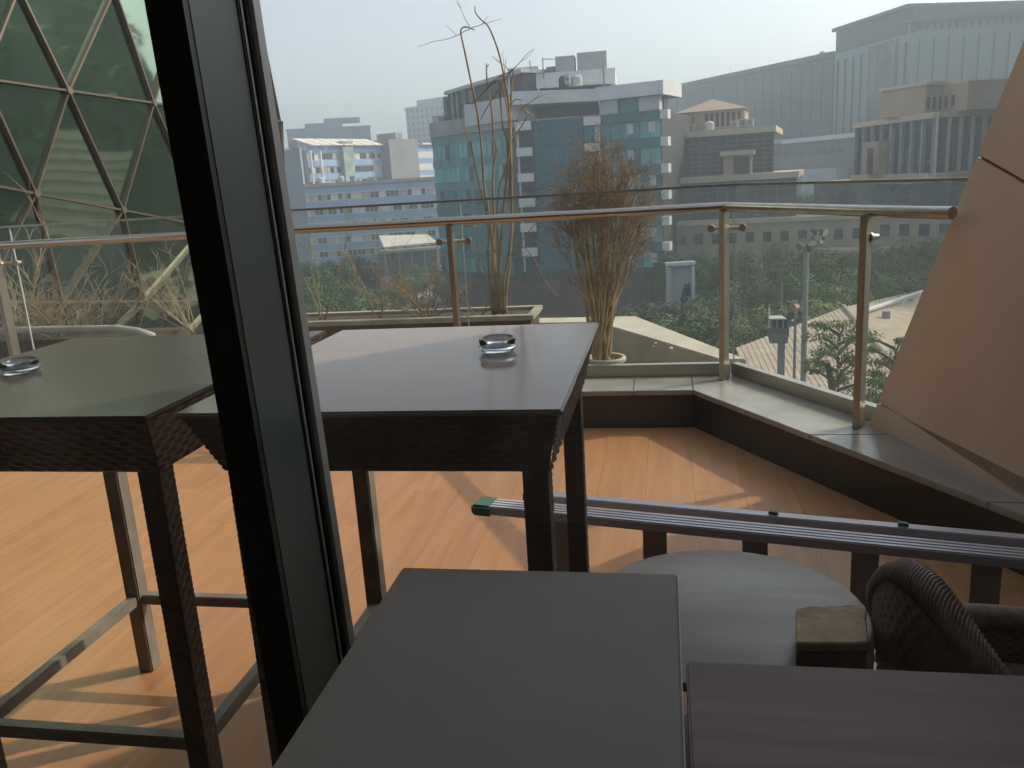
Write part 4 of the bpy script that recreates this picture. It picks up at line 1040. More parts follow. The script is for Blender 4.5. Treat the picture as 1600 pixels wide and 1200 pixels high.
# ---------- far blocks behind
def simple_block(name, label, pxa, pya, da, pxb, pyb, db, depth, wallm, winm, floors, cols, hw=.55, roofm=None):
    F = Frame(at_d(pxa, 300, da), at_d(pxb, 300, db)); t = thing(name, label, 'building', F.p(0, 0, GZ))
    zt_ = max(F.zy(pxa, pya), F.zy(pxb, pyb))
    F.B(0, F.L, .2, depth, GZ+.02, zt_).build('wall', wallm, t)
    F.B(-.3, F.L+.3, -.1, depth+.2, zt_+.01, zt_+.8).build('roof_slab', roofm or wallm, t)
    me = unit_box('window', winm, 1, .12, 1); H_ = zt_-GZ; fhh = H_/floors
    for i in range(floors//3, floors):
        for j in range(cols):
            piece('window', me, t, F.p((j+.5)*F.L/cols, .1, GZ+i*fhh+fhh*.25), F.rz, (F.L/cols*hw, 1, fhh*.55))
    return F, t, zt_
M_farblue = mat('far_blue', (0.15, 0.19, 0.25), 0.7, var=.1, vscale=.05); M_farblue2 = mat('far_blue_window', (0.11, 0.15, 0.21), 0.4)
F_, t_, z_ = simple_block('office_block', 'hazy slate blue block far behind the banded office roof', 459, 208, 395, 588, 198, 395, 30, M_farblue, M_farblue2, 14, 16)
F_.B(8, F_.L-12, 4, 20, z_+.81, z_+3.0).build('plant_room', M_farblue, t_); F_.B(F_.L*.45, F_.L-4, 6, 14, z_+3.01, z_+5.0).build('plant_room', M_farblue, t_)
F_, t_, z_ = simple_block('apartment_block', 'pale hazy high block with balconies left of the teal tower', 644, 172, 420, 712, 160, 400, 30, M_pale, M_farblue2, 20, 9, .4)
F_.B(F_.L*.25, F_.L, 1, 18, z_+.81, z_+3.4).build('roof_block', M_pale, t_)
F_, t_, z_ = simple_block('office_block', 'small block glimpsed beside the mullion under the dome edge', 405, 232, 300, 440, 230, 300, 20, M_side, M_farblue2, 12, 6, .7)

# ---------- beige stepped buildings
M_beige = mat('beige_stone', (0.42, 0.315, 0.225), 0.8, var=.14, vscale=.3); M_beigeL = mat('beige_cornice', (0.56, 0.475, 0.35), 0.75, var=.1, vscale=.4)
M_roofb = mat('roof_tan', (0.44, 0.33, 0.24), 0.8, var=.1); M_mullm = mat('facade_line', (0.15, 0.14, 0.13), 0.5)
FA = Frame(at_d(1036, 300, 138), at_d(1208, 290, 136)); ba = thing('stepped_building', 'stepped beige building with pyramid roofed pavilion right of the tower', 'building', FA.p(0, 0, GZ))
z1, z0 = FA.zy(1207, 196), FA.zy(1207, 268)
uA0 = FA.ux(1040)
FA.B(uA0, FA.L, .3, 20, z0-4, z1-.9).build('upper_tier', M_smoke, ba)
FA.B(uA0-.3, FA.L+.3, -.3, 20, z1-.88, z1).build('cornice', M_beigeL, ba)
for i in range(8):
    zz = z0+(z1-z0-1.2)*i/8; FA.B(uA0, FA.L, .16, .29, zz, zz+.10).build('facade_line', M_mullm, ba)
for i in range(1, 12):
    uu = uA0+(FA.L-uA0)*i/12; FA.B(uu, uu+.08, .20, .295, z0, z1-.9).build('mullion', M_mullm, ba)
for i in range(11):
    for k_ in range(4):
        ua, ub = uA0+(FA.L-uA0)*i/11, uA0+(FA.L-uA0)*(i+1)/11
        za, zb_ = z0+(z1-z0-1.0)*k_/4, z0+(z1-z0-1.0)*(k_+1)/4
        FA.B(ua+.08, ub-.08, .23+rnd(0, .03), .299, za+.12, zb_-.1).build('pane', M_smoke, ba)
u0, u3 = FA.ux(1133), FA.ux(1176)
FA.B(u0, u3, -2.5, .2, z0-.2, FA.zy(1150, 243)).build('portico', M_beige, ba); FA.B(u0-.4, u3+.4, -3, .25, FA.zy(1150, 243)+.01, FA.zy(1150, 236)).build('portico_cap', M_beigeL, ba)
FA.B(u0+1.5, u3-.3, -2.6, -2.4, z0-.1, FA.zy(1150, 246)).build('portico_opening', M_darkrec, ba)
uE = FA.ux(1246)
FA.B(uA0-2, uE, -4.0, 20, z0-10.5, z0-1.0).build('middle_tier', M_navy, ba)
FA.B(uA0-2.3, uE+.3, -4.5, 20, z0-.99, z0-.1).build('cornice', M_beigeL, ba)
for i in range(6):
    zz = z0-10+i*1.5; FA.B(uA0-2, uE, -4.12, -4.01, zz, zz+.09).build('facade_line', M_mullm, ba)
for i in range(14):
    uu = uA0+(uE-uA0)*i/14; FA.B(uu, uu+.08, -4.1, -4.02, z0-10, z0-1).build('mullion', M_mullm, ba)
ux0, ux1 = FA.ux(1050), FA.ux(1157); zp0, zp1, zp2 = z1, FA.zy(1100, 170), FA.zy(1105, 158)
FA.B(ux0, ux1, 6, 13, z1+.01, zp1).build('pavilion_wall', M_beige, ba)
b = MB(); c4 = [FA.p(ux0-.5, 5.5, zp1+.01), FA.p(ux1+.5, 5.5, zp1+.01), FA.p(ux1+.5, 13.5, zp1+.01), FA.p(ux0-.5, 13.5, zp1+.01)]; ap = FA.p((ux0+ux1)/2, 9.5, zp2+.9)
b.add(c4+[ap], [(3, 2, 1, 0), (0, 1, 4), (1, 2, 4), (2, 3, 4), (3, 0, 4)]); b.build('pavilion_roof', M_roofb, ba)
for i in range(7):
    uu = ux0+(ux1-ux0)*(.42+.08*i); FA.B(uu, uu+.45, 5.9, 6.02, z1+.7, zp1-.4).build('window', M_darkrec, ba)
# beige podium with square windows
FP = Frame(at_d(1030, 380, 130), at_d(1160, 378, 129)); zt_ = FP.zy(1100, 352)
pod = thing('beige_podium', 'beige low wing with square windows behind the railing corner post', 'building', FP.p(0, 0, GZ))
FP.B(-2, FP.L+24, .3, 14, GZ+.02, zt_).build('wall', M_beige, pod); FP.B(-2.2, FP.L+24.2, -.1, 14.2, zt_+.01, zt_+.6).build('cornice', M_beigeL, pod)
wq = unit_box('window', M_navy, 1, .15, 1)
for j in range(15):
    for i in range(4):
        piece('window', wq, pod, FP.p(1.0+j*2.45, .18, zt_-2.8-i*3.5), FP.rz, (1.15, 1, 1.5))

BL = Frame(at_d(1335, 300, 160), at_d(1456, 300, 141)); BR = Frame(at_d(1456, 300, 141), at_d(1600, 300, 156))
bb_ = thing('stepped_building', 'beige building with pale vertical fins at the right', 'building', BL.p(BL.L, 0, GZ))
z1, z0 = BL.zy(1456, 176), BL.zy(1456, 270)
poly = [BL.p(0, .3), BL.p(BL.L, .3), BR.p(BR.L, .3), BR.p(BR.L, 22)]
MB().prism([q_[:2] for q_ in poly], z0-3, z1-.8).build('fin_block', M_navy, bb_)
BL.B(-.4, BL.L+.05, -.5, 2.0, z1-.79, z1).build('cornice', M_beigeL, bb_); BR.B(.06, BR.L, -.5, 2.0, z1-.79, z1).build('cornice', M_beigeL, bb_)
for F, nF in ((BL, 8), (BR, 8)):
    for i in range(nF+1):
        uu = F.L*i/nF; F.B(max(0.02, uu-.2), min(F.L-.02, uu+.22), -.35, .25, z0, z1-.8).build('fin', M_beigeL if F is BR else M_conc, bb_)  # sunlight put into the fin colours: pale on the lit right face, grey on the left
    for i in range(nF):
        for k_ in range(4):
            za, zb_ = z0+(z1-z0-.9)*k_/4, z0+(z1-z0-.9)*(k_+1)/4
            F.B(F.L*i/nF+.26, F.L*(i+1)/nF-.26, .2, .295, za+.1, zb_-.05).build('pane', M_navy, bb_)
BL.B(-.5, BL.L, -.6, 3, z0-.9, z0-.02).build('cornice', M_beigeL, bb_); BR.B(.02, BR.L, -.6, 3, z0-.9, z0-.02).build('cornice', M_beigeL, bb_)
up = BL.ux(1360); BL.B(up, up+4.6, -1.6, .2, z0, z0+5.2).build('portico', M_beige, bb_); BL.B(up+1.5, up+3.2, -1.7, -1.55, z0+.1, z0+4.2).build('portico_opening', M_darkrec, bb_)
ua = BL.ux(1296); BL.B(ua, BL.L, -3.0, 8, z0-11, z0-1.4).build('podium_glass', M_navy, bb_); BR.B(0.02, BR.L, -3.0, 8, z0-11, z0-1.4).build('podium_glass', M_navy, bb_)
BL.B(ua-.3, BL.L, -3.4, 8, z0-1.39, z0-.92).build('cornice', M_beige, bb_); BR.B(.02, BR.L, -3.4, 8, z0-1.39, z0-.92).build('cornice', M_beige, bb_)
zr = z1; r0, r1 = BL.ux(1388), BL.L+1
BL.B(r0, r1, 4, 14, z1+.01, BL.zy(1440, 135)).build('roof_house', M_beige, bb_)
BL.B(BL.ux(1398), BL.ux(1455), 5, 12, BL.zy(1440, 135)+.01, BL.zy(1440, 132)).build('roof_house_cap', M_beigeL, bb_)
BR.B(1.5, 7.5, 3.5, 12, z1+.01, BR.zy(1480, 128)).build('roof_house', M_beige, bb_); BR.B(1.2, 7.8, 3.2, 12.2, BR.zy(1480, 128)+.01, BR.zy(1480, 128)+.5).build('roof_house_cap', M_beigeL, bb_)
BR.B(8.2, 15.5, 6, 13, z1+.01, BR.zy(1530, 146)).build('roof_house', M_beige, bb_)
b = MB(); zt2 = BR.zy(1530, 146)+.01; b.add([BR.p(8, 5.8, zt2), BR.p(15.8, 5.8, zt2), BR.p(15.8, 13.2, zt2), BR.p(8, 13.2, zt2), BR.p(12, 9.5, zt2+1.6)], [(3, 2, 1, 0), (0, 1, 4), (1, 2, 4), (2, 3, 4), (3, 0, 4)]); b.build('roof_house_roof', M_roofb, bb_)
for i in range(5): BR.B(1.9+i*1.15, 2.4+i*1.15, 3.4, 3.52, z1+.6, z1+2.4).build('window', M_darkrec, bb_)
for i in range(6): BL.B(r0+1+i*1.6, r0+1.6+i*1.6, 3.9, 4.02, z1+.8, z1+2.4).build('window', M_darkrec, bb_)
# podium right
FQ = Frame(at_d(1160, 372, 134), at_d(1470, 362, 128)); zt_ = FQ.zy(1300, 342)
pq = thing('beige_podium', 'long beige wing with dark square windows behind the floodlight mast', 'building', FQ.p(FQ.L/2, 0, GZ))
FQ.B(4, FQ.L+8, .3, 12, GZ+.02, zt_).build('wall', M_beige, pq); FQ.B(3.8, FQ.L+8.2, -.1, 12.2, zt_+.01, zt_+.55).build('cornice', M_beigeL, pq)
for j in range(14):
    for i in range(4): piece('window', wq, pq, FQ.p(5.2+j*2.5, .18, zt_-2.6-i*3.5), FQ.rz, (1.3, 1, 1.6))
b = FQ.B(12, 21, -4, .2, GZ+.02, zt_-4.5); b.build('porch', M_beige, pq); FQ.B(11.6, 21.4, -4.5, .25, zt_-4.49, zt_-4.0).build('porch_cap', M_beigeL, pq)

# ---------- huge hazy glass building
GL = Frame(at_d(1001, 300, 345), at_d(1296, 300, 268)); GR = Frame(at_d(1296, 300, 266), at_d(1410, 300, 238)); GS = Frame(at_d(1410, 300, 238), at_d(1660, 300, 252))
gb = thing('convention_building', 'huge hazy glass convention building along the right skyline', 'building', GR.p(0, 0, GZ))
zl = GL.zy(1290, 90); zr = GR.zy(1297, 52); zm = GR.zy(1297, 86)
zl0 = GL.zy(1001, 114)
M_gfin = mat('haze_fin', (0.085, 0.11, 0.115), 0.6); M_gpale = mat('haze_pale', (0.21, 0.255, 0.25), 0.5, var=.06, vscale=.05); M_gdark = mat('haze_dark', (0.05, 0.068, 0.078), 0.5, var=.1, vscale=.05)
MB().prism([GL.p(0, .5)[:2], GL.p(GL.L, .5)[:2], GL.p(GL.L, 40)[:2], GL.p(0, 40)[:2]], GZ+.02, zl).build('left_wing', M_gdark, gb)
GL.B(-.5, GL.L, -.3, 40, zl+.01, zl+1.3).build('roof_edge', M_gfin, gb)
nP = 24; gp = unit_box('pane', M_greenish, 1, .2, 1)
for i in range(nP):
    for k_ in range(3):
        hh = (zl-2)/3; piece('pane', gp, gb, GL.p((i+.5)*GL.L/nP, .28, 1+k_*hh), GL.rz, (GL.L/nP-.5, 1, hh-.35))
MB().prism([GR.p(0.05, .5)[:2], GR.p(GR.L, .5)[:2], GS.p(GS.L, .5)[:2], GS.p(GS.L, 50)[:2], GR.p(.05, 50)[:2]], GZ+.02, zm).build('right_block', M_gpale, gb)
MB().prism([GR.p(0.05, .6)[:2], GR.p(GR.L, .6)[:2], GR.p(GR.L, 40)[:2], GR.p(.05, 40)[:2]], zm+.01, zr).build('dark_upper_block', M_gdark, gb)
zs = GS.zy(1415, 30)
MB().prism([GS.p(0.05, .6)[:2], GS.p(GS.L, .6)[:2], GS.p(GS.L, 40)[:2], GS.p(.05, 40)[:2]], zm+.01, zs-1.0).build('pale_upper_block', M_gpale, gb)
GS.B(-1, GS.L, -.6, 40, zs-.99, zs).build('roof_edge', M_gfin, gb); GR.B(-.6, GR.L-.9, -.4, 40, zr+.01, zr+.9).build('roof_edge', M_gfin, gb)
fin_me = unit_box('fin', M_gfin, .35, .55, 1.0)
for i in range(22):
    uu = (i+.3)*GS.L/22
    piece('fin', fin_me, gb, GS.p(uu, .0, zm+.3), GS.rz, (1, 1, zs-zm-1.6))
    if i % 2: piece('fin', fin_me, gb, GS.p(uu, .0, zm-14), GS.rz, (.8, 1, 12.5))
for i in range(9):
    piece('fin', fin_me, gb, GR.p((i+.5)*GR.L/9, .0, -8), GR.rz, (.7, 1, zm+6))
ub0, ub1 = GR.ux(1348), GR.ux(1390); GR.B(ub0, ub1, .1, .48, 2, zm-.6).build('feature_panel', mat('feature_tan', (0.17, 0.15, 0.13), .7, var=.5, vscale=.15), gb)
# pale ledge and brownish wall in front of it
LD = Frame(at_d(1205, 300, 250), at_d(1345, 300, 225)); 
lw = thing('podium_wall', 'hazy brownish podium wall with white ledge between the beige buildings', 'building', LD.p(LD.L/2, 0, GZ))
LD.B(0, LD.L+6, .3, 8, GZ+.02, LD.zy(1300, 218)).build('wall', mat('haze_brown', (0.17, 0.155, 0.15), .8, var=.12, vscale=.1), lw)
LD.B(-.5, LD.L+6, -1.2, 8, LD.zy(1300, 218)+.01, LD.zy(1300, 211)).build('ledge', M_white, lw)
LD.B(LD.ux(1250), LD.ux(1325), -4, .2, GZ+.02, LD.zy(1290, 263)).build('pale_block', M_pale, lw)
for i in range(9): LD.B(1.5+i*2.9, 3.4+i*2.9, .12, .29, LD.zy(1300, 240), LD.zy(1300, 230)).build('window', M_gdark, lw)

# ---------- roof clutter: air conditioners, tanks, aerials as parts of the buildings they stand on
random.seed(55)
def clutter(F, t, u0, u1, v0, v1, z, n):
    for i in range(n):
        u_, v_ = rnd(u0, u1), rnd(v0, v1); k = random.random()
        if k < .5:
            w_, h_ = rnd(.7, 1.6), rnd(.6, 1.2); o = F.B(u_, u_+w_, v_, v_+.7, z+.25, z+.25+h_).build('air_conditioner', M_pale, t)
            F.B(u_+.05, u_+w_-.05, v_+.1, v_+.6, z+.003, z+.249).build('unit_stand', M_mast, o)
            c_ = F.p(u_+w_/2, v_-.01, z+.25+h_/2); MB().tube([c_, c_-F.v*.05], min(w_, h_)*.36, 12).build('fan_grille', M_mast, o)
        elif k < .7:
            MB().lathe(F.p(u_, v_, z+.003), [(.75, 0), (.78, .1), (.78, 1.15), (.5, 1.45), (.2, 1.5)], 14).build('water_tank', random.choice([M_darkrec, M_pale]), t, smooth=True, smart=40)
        else:
            h_ = rnd(1.5, 3.6); MB().tube([F.p(u_, v_, z+.003), F.p(u_, v_, z+h_)], [.06, .03], 6).build('aerial', M_mast, t)
clutter(FA, ba, FA.ux(1045), FA.L-2, 1.5, 4.5, FA.zy(1207, 196), 7)
clutter(BL, bb_, BL.ux(1345), BL.L-2, .3, 3.2, BL.zy(1456, 176), 7)
clutter(FB, ob, 3, FB.L*.55, 1.0, 5.5, zt_office, 6)
clutter(GL, gb, 6, GL.L-6, 1, 10, GL.zy(1290, 90)+1.3, 12)
clutter(FC, tw, FC.ux(845), FC.L-1, -.6, 2.6, FC.zy(811, 143)+.3, 5)

# ---------- white portal frame sign beside the tower
pf = thing('portal_frame', 'white square portal frame beside the foot of the teal tower', 'frame', at_d(1064, 462, 100))
F = Frame(at_d(1043, 450, 100), at_d(1086, 448, 100.5))
zt_ = F.zy(1064, 410); zb_ = F.zy(1064, 470)
F.B(0, .45, 0, 1.2, GZ, zt_-.5).build('frame_post', M_pale, pf); F.B(F.L-.35, F.L, 0, 1.2, GZ, zt_-.5).build('frame_post', M_white, pf); F.B(-.1, F.L+.1, -.1, 1.3, zt_-.35, zt_).build('frame_beam', M_white, pf)
F.B(.46, F.L-.36, 1.0, 1.2, GZ, zt_-.5).build('frame_back', M_lilac, pf)
MB().hexa([F.p(F.L*.5, .7, zb_-.2), F.p(F.L*.85, .7, zb_-.2), F.p(F.L*.85, .95, zb_-.2), F.p(F.L*.5, .95, zb_-.2), F.p(F.L*.66, .7, zb_+1.9), F.p(F.L*.85, .7, zb_+1.9), F.p(F.L*.85, .95, zb_+1.9), F.p(F.L*.66, .95, zb_+1.9)]).build('dark_opening', M_navy, pf)

# ---------- tiled roof lower right
M_tile = mat('roof_tile', (0.42, 0.335, 0.25), 0.85, var=.15, vscale=1.2, objvar=.06); M_under = mat('roof_under', (0.22, 0.23, 0.24), .8)
hs_ = thing('tiled_roof_house', 'low house with big tan tiled roof below the right railing', 'house', at_d(1300, 600, 52))
E0 = at_d(1150, 544, 55); E1 = at_d(1225, 720, 36)        # eave, left to near right
R0 = at_d(1318, 480, 68); R1 = at_d(1500, 690, 40)        # ridge
nC = 26
for i in range(nC):
    a, b_ = i/nC, (i+1.06)/nC
    P = [E0.lerp(R0, a), E1.lerp(R1, a), E1.lerp(R1, min(1, b_)), E0.lerp(R0, min(1, b_))]
    P[0].z += .035; P[1].z += .035
    if (P[1]-P[0]).cross(P[2]-P[1]).z < 0: P = P[::-1]
    MB().plate(P, .09).build('tile_course', M_tile, hs_)
H0 = at_d(1445, 452, 84); 
MB().plate([R0, R1, at_d(1620, 560, 60), H0] if (R1-R0).cross(H0-R1).z > 0 else [R0, H0, at_d(1620, 560, 60), R1], .15).build('roof_slope', M_tile, hs_)
dn = Vector((0, 0, -.25))
MB().prism([(E0+Vector((1.2, .6, 0)))[:2], (E1+Vector((1.2, .6, 0)))[:2], R1[:2], R0[:2]], GZ+.02, min(E0.z, E1.z)-.4).build('wall', M_under, hs_)
MB().tube([R0+Vector((0, 0, .1)), R1+Vector((0, 0, .1))], .16, 8).build('ridge_tiles', M_tile, hs_)
# white pipe truss above it
tr_ = thing('pipe_truss', 'white tubular truss above the tiled roof at the right', 'truss', at_d(1400, 480, 72))
M_pipe = mat('white_pipe', (0.70, 0.72, 0.72), 0.4)
a, b_ = at_d(1352, 486, 66), at_d(1470, 446, 84)
MB().tube([a, b_], .16, 8).build('pipe', M_pipe, tr_); a2, b2 = at_d(1352, 496, 66.5), at_d(1450, 470, 80)
MB().tube([a2, b2], .10, 8).build('pipe', M_pipe, tr_)
for f_ in (.55, .75, .95): MB().tube([a.lerp(b_, f_), a2.lerp(b2, f_-.1)], .07, 6).build('brace', M_pipe, tr_)
q_ = at_d(1385, 486, 66); MB().tube([(q_.x, q_.y, GZ), (q_.x, q_.y, q_.z)], .3, 8).build('post', M_conc, tr_)

# ---------- floodlight mast
M_mastp = mat('mast_grey', (0.34, 0.35, 0.35), 0.45, metal=.4, var=.1); M_lampd = mat('flood_housing', (0.12, 0.12, 0.12), .4, metal=.5); M_lampw = mat('flood_lens', (0.75, 0.75, 0.72), .15)
mt = at_d(1260, 385, 44); fm = thing('floodlight_mast', 'tall grey floodlight mast with lamp cluster on its top', 'street lamp', (mt.x, mt.y, GZ))
MB().tube([(mt.x, mt.y, GZ), (mt.x, mt.y, mt.z)], [.19, .13], 12).build('mast', M_mastp, fm, smooth=True, smart=40)
FM = Frame(at_d(1235, 385, 44), at_d(1290, 380, 44)); 
FM.B(.1, FM.L, -.05, .05, mt.z-.02, mt.z+.10).build('cross_arm', M_mastp, fm)
FM.B(.3, FM.L-.2, .5, .6, mt.z+.25, mt.z+.33).build('cross_arm', M_mastp, fm)
random.seed(3)
for (px, py) in ((1267, 372), (1273, 366), (1281, 358), (1268, 358), (1279, 371), (1263, 380), (1246, 381)):
    c_ = at_d(px, py, 44+rnd(-.3, .3)); d_ = Vector((rnd(-1, 1), rnd(-1, .2), -.5)).normalized()
    lh = MB().tube([c_, c_+d_*.18, c_+d_*.36], [.10, .16, .24], 10).build('floodlight', M_lampd, fm)
    MB().tube([c_+d_*.361, c_+d_*.372], .21, 10).build('lens', M_lampw, lh)
    MB().tube([c_, (c_.x, c_.y, mt.z+.05)], .03, 5).build('bracket', M_mastp, lh)
# ---------- box shaped sign on a post
sp = at_d(1216, 520, 36); sg = thing('box_sign', 'grey box cabinet raised on a square post below the railing', 'sign', (sp.x, sp.y, GZ))
FS = Frame(at_d(1199, 520, 36), at_d(1233, 520, 36)); za, zb_ = FS.zy(1216, 537), FS.zy(1216, 500)
b = MB(); L_ = FS.L
b.hexa([FS.p(.10, .05, za), FS.p(L_-.06, .05, za), FS.p(L_-.06, .75, za), FS.p(.10, .75, za), FS.p(0, 0, za+.40), FS.p(L_, 0, za+.40), FS.p(L_, .8, za+.40), FS.p(0, .8, za+.40)]); b.build('lower_box', mat('cabinet_grey', (0.20, 0.22, 0.25), .5), sg)
FS.B(0, L_, 0, .8, za+.401, za+.66).build('middle_band', mat('cabinet_dark', (0.10, 0.12, 0.15), .4), sg)
FS.B(.10, L_-.04, .05, .75, za+.661, zb_).build('glazed_top', M_navy, sg); FS.B(.04, L_, 0, .8, zb_+.001, zb_+.06).build('roof_plate', M_pale, sg)
for i in range(4): FS.B(.12+i*L_*.28, .16+i*L_*.28, .0, .045, za+.661, zb_).build('bar', M_pale, sg)
FS.B(L_*.48, L_*.48+.30, .25, .55, GZ, za-.001).build('post', M_mastp, sg)
MB().tube([FS.p(.06, .1, zb_-.3), FS.p(.06, .1, zb_+.5)], .035, 6).build('handle_pipe', M_pipe, sg)
# ---------- camera / speaker cluster on a thin pole
cpn = at_d(1243, 490, 35); cl = thing('camera_pole', 'cluster of cameras and loudspeakers on a thin pole beside the box cabinet', 'camera pole', (cpn.x, cpn.y, GZ))
MB().tube([(cpn.x, cpn.y, GZ), (cpn.x, cpn.y, cpn.z+.55)], .06, 8).build('pole', M_mastp, cl)
for (px, py, s_, m_) in ((1230, 492, .26, M_lampd), (1243, 480, .22, M_beige), (1247, 499, .18, M_lampd), (1241, 472, .12, M_conc), (1250, 490, .14, M_lampd), (1238, 503, .2, M_conc)):
    c_ = at_d(px, py, 35+rnd(-.15, .15)); d_ = Vector((rnd(-1, 1), -1, rnd(-.4, .1))).normalized()
    MB().tube([c_-d_*s_*.7, c_, c_+d_*s_*.8], [s_*.45, s_*.5, s_*.75], 8).build('camera_head', m_, cl)
    MB().tube([c_, (cpn.x, cpn.y, c_.z-.05)], .025, 5).build('bracket', M_mastp, cl)
an = at_d(1222, 442, 37); ao = thing('thin_antenna', 'thin antenna rod rising behind the box cabinet', 'antenna', (an.x, an.y, GZ))
MB().tube([(an.x, an.y, GZ), (an.x, an.y, an.z)], [.06, .025], 6).build('rod', M_mastp, ao)
for (px, py) in ((1222, 487), ): 
    c_ = at_d(px, py, 37); MB().box(c_.x-.12, c_.x+.12, c_.y-.1, c_.y+.1, c_.z-.06, c_.z+.06).build('clamp', M_lampd, ao)

# ---------- street: van, cars
def car(name, label, cat, loc, rz, body, L_=4.3, W_=1.75, H_=1.45, roofm=None, kind='car', group=None):
    t = thing(name, label, cat, loc, rz, group); Mw = XF[t.name]; zz = .25
    def lb(b, x0, x1, y0, y1, z0, z1, x0t=None, x1t=None, ins=0.0):
        x0t = x0 if x0t is None else x0t; x1t = x1 if x1t is None else x1t
        return b.hexa([Mw @ Vector(q) for q in ((x0, y0, z0), (x1, y0, z0), (x1, y1, z0), (x0, y1, z0), (x0t, y0+ins, z1), (x1t, y0+ins, z1), (x1t, y1-ins, z1), (x0t, y1-ins, z1))])
    hw = W_/2
    if kind == 'car':
        lb(MB(), -L_/2, L_/2, -hw, hw, zz, .85, -L_/2+.1, L_/2-.15, .05).build('body', body, t, bevel=.06)
        lb(MB(), -L_*.36, L_*.24, -hw+.06, hw-.06, .851, H_-.06, -L_*.24, L_*.10, .16).build('cabin_glass', M_navy, t)
        lb(MB(), -L_*.245, L_*.105, -hw+.21, hw-.21, H_-.059, H_, -L_*.22, L_*.08, .04).build('roof', roofm or body, t)
    else:
        lb(MB(), -L_/2, L_/2, -hw, hw, .35, H_*.52, -L_/2, L_/2, .03).build('body', body, t, bevel=.06)
        lb(MB(), -L_/2+.05, L_/2-.10, -hw+.04, hw-.04, H_*.52+.001, H_-.35, -L_/2+.1, L_/2-.5, .08).build('window_band', M_navy, t)
        lb(MB(), -L_/2+.05, L_/2-.45, -hw+.06, hw-.06, H_-.349, H_, -L_/2+.1, L_/2-.6, .12).build('roof', body, t, bevel=.05)
    for sx in (-.31, .31):
        for sy in (-1, 1):
            c_ = Mw @ Vector((sx*L_, sy*(hw-.10), .32)); ax = (Mw.to_3x3() @ Vector((0, 1, 0)))*.11
            wh = MB().tube([c_-ax, c_+ax], .32, 14).build('wheel', mat('tyre', (.02, .02, .02), .8), t)
            MB().tube([c_-ax*1.05, c_+ax*1.05], .18, 10).build('rim', M_mastp, wh)
    for sy in (-1, 1):
        lb(MB(), L_/2-.16, L_/2-.05, sy*hw*.72-.14, sy*hw*.72+.14, .60, .74).build('headlight', M_lampw, t)
    return t
M_cblack = mat('car_black', (.015, .017, .022), .25, coat=.6); M_cyel = mat('car_yellow', (.70, .48, .04), .3, coat=.4); M_cwhite = mat('car_white', (.65, .66, .66), .3, coat=.5); M_cred = mat('car_red', (.40, .05, .04), .3, coat=.5); M_csil = mat('car_silver', (.38, .40, .42), .3, metal=.5, coat=.5)
rz_r = math.atan2(rt.y, rt.x)
def gpt(px, py, dz=.02): p = on_z(px, py, GZ+dz); return (p.x, p.y, GZ+dz)
car('taxi', 'black taxi with yellow roof on the road below the trough', 'car', gpt(628, 476), R(15), M_cblack, roofm=M_cyel)
car('coach', 'white coach parked below the blue office block', 'bus', gpt(606, 420), R(8), M_cwhite, 9.5, 2.5, 3.2, kind='van')
car('parked_car', 'small red car parked among the trees left of the taxi', 'car', gpt(598, 447), R(10), M_cred, group='cars on the street below')
car('parked_car', 'silver car behind the matted dry shrub', 'car', gpt(668, 452), rz_r, M_csil, group='cars on the street below')
car('parked_car', 'white car under the far trees near the office canopy', 'car', gpt(690, 424), rz_r, M_cwhite, group='cars on the street below')

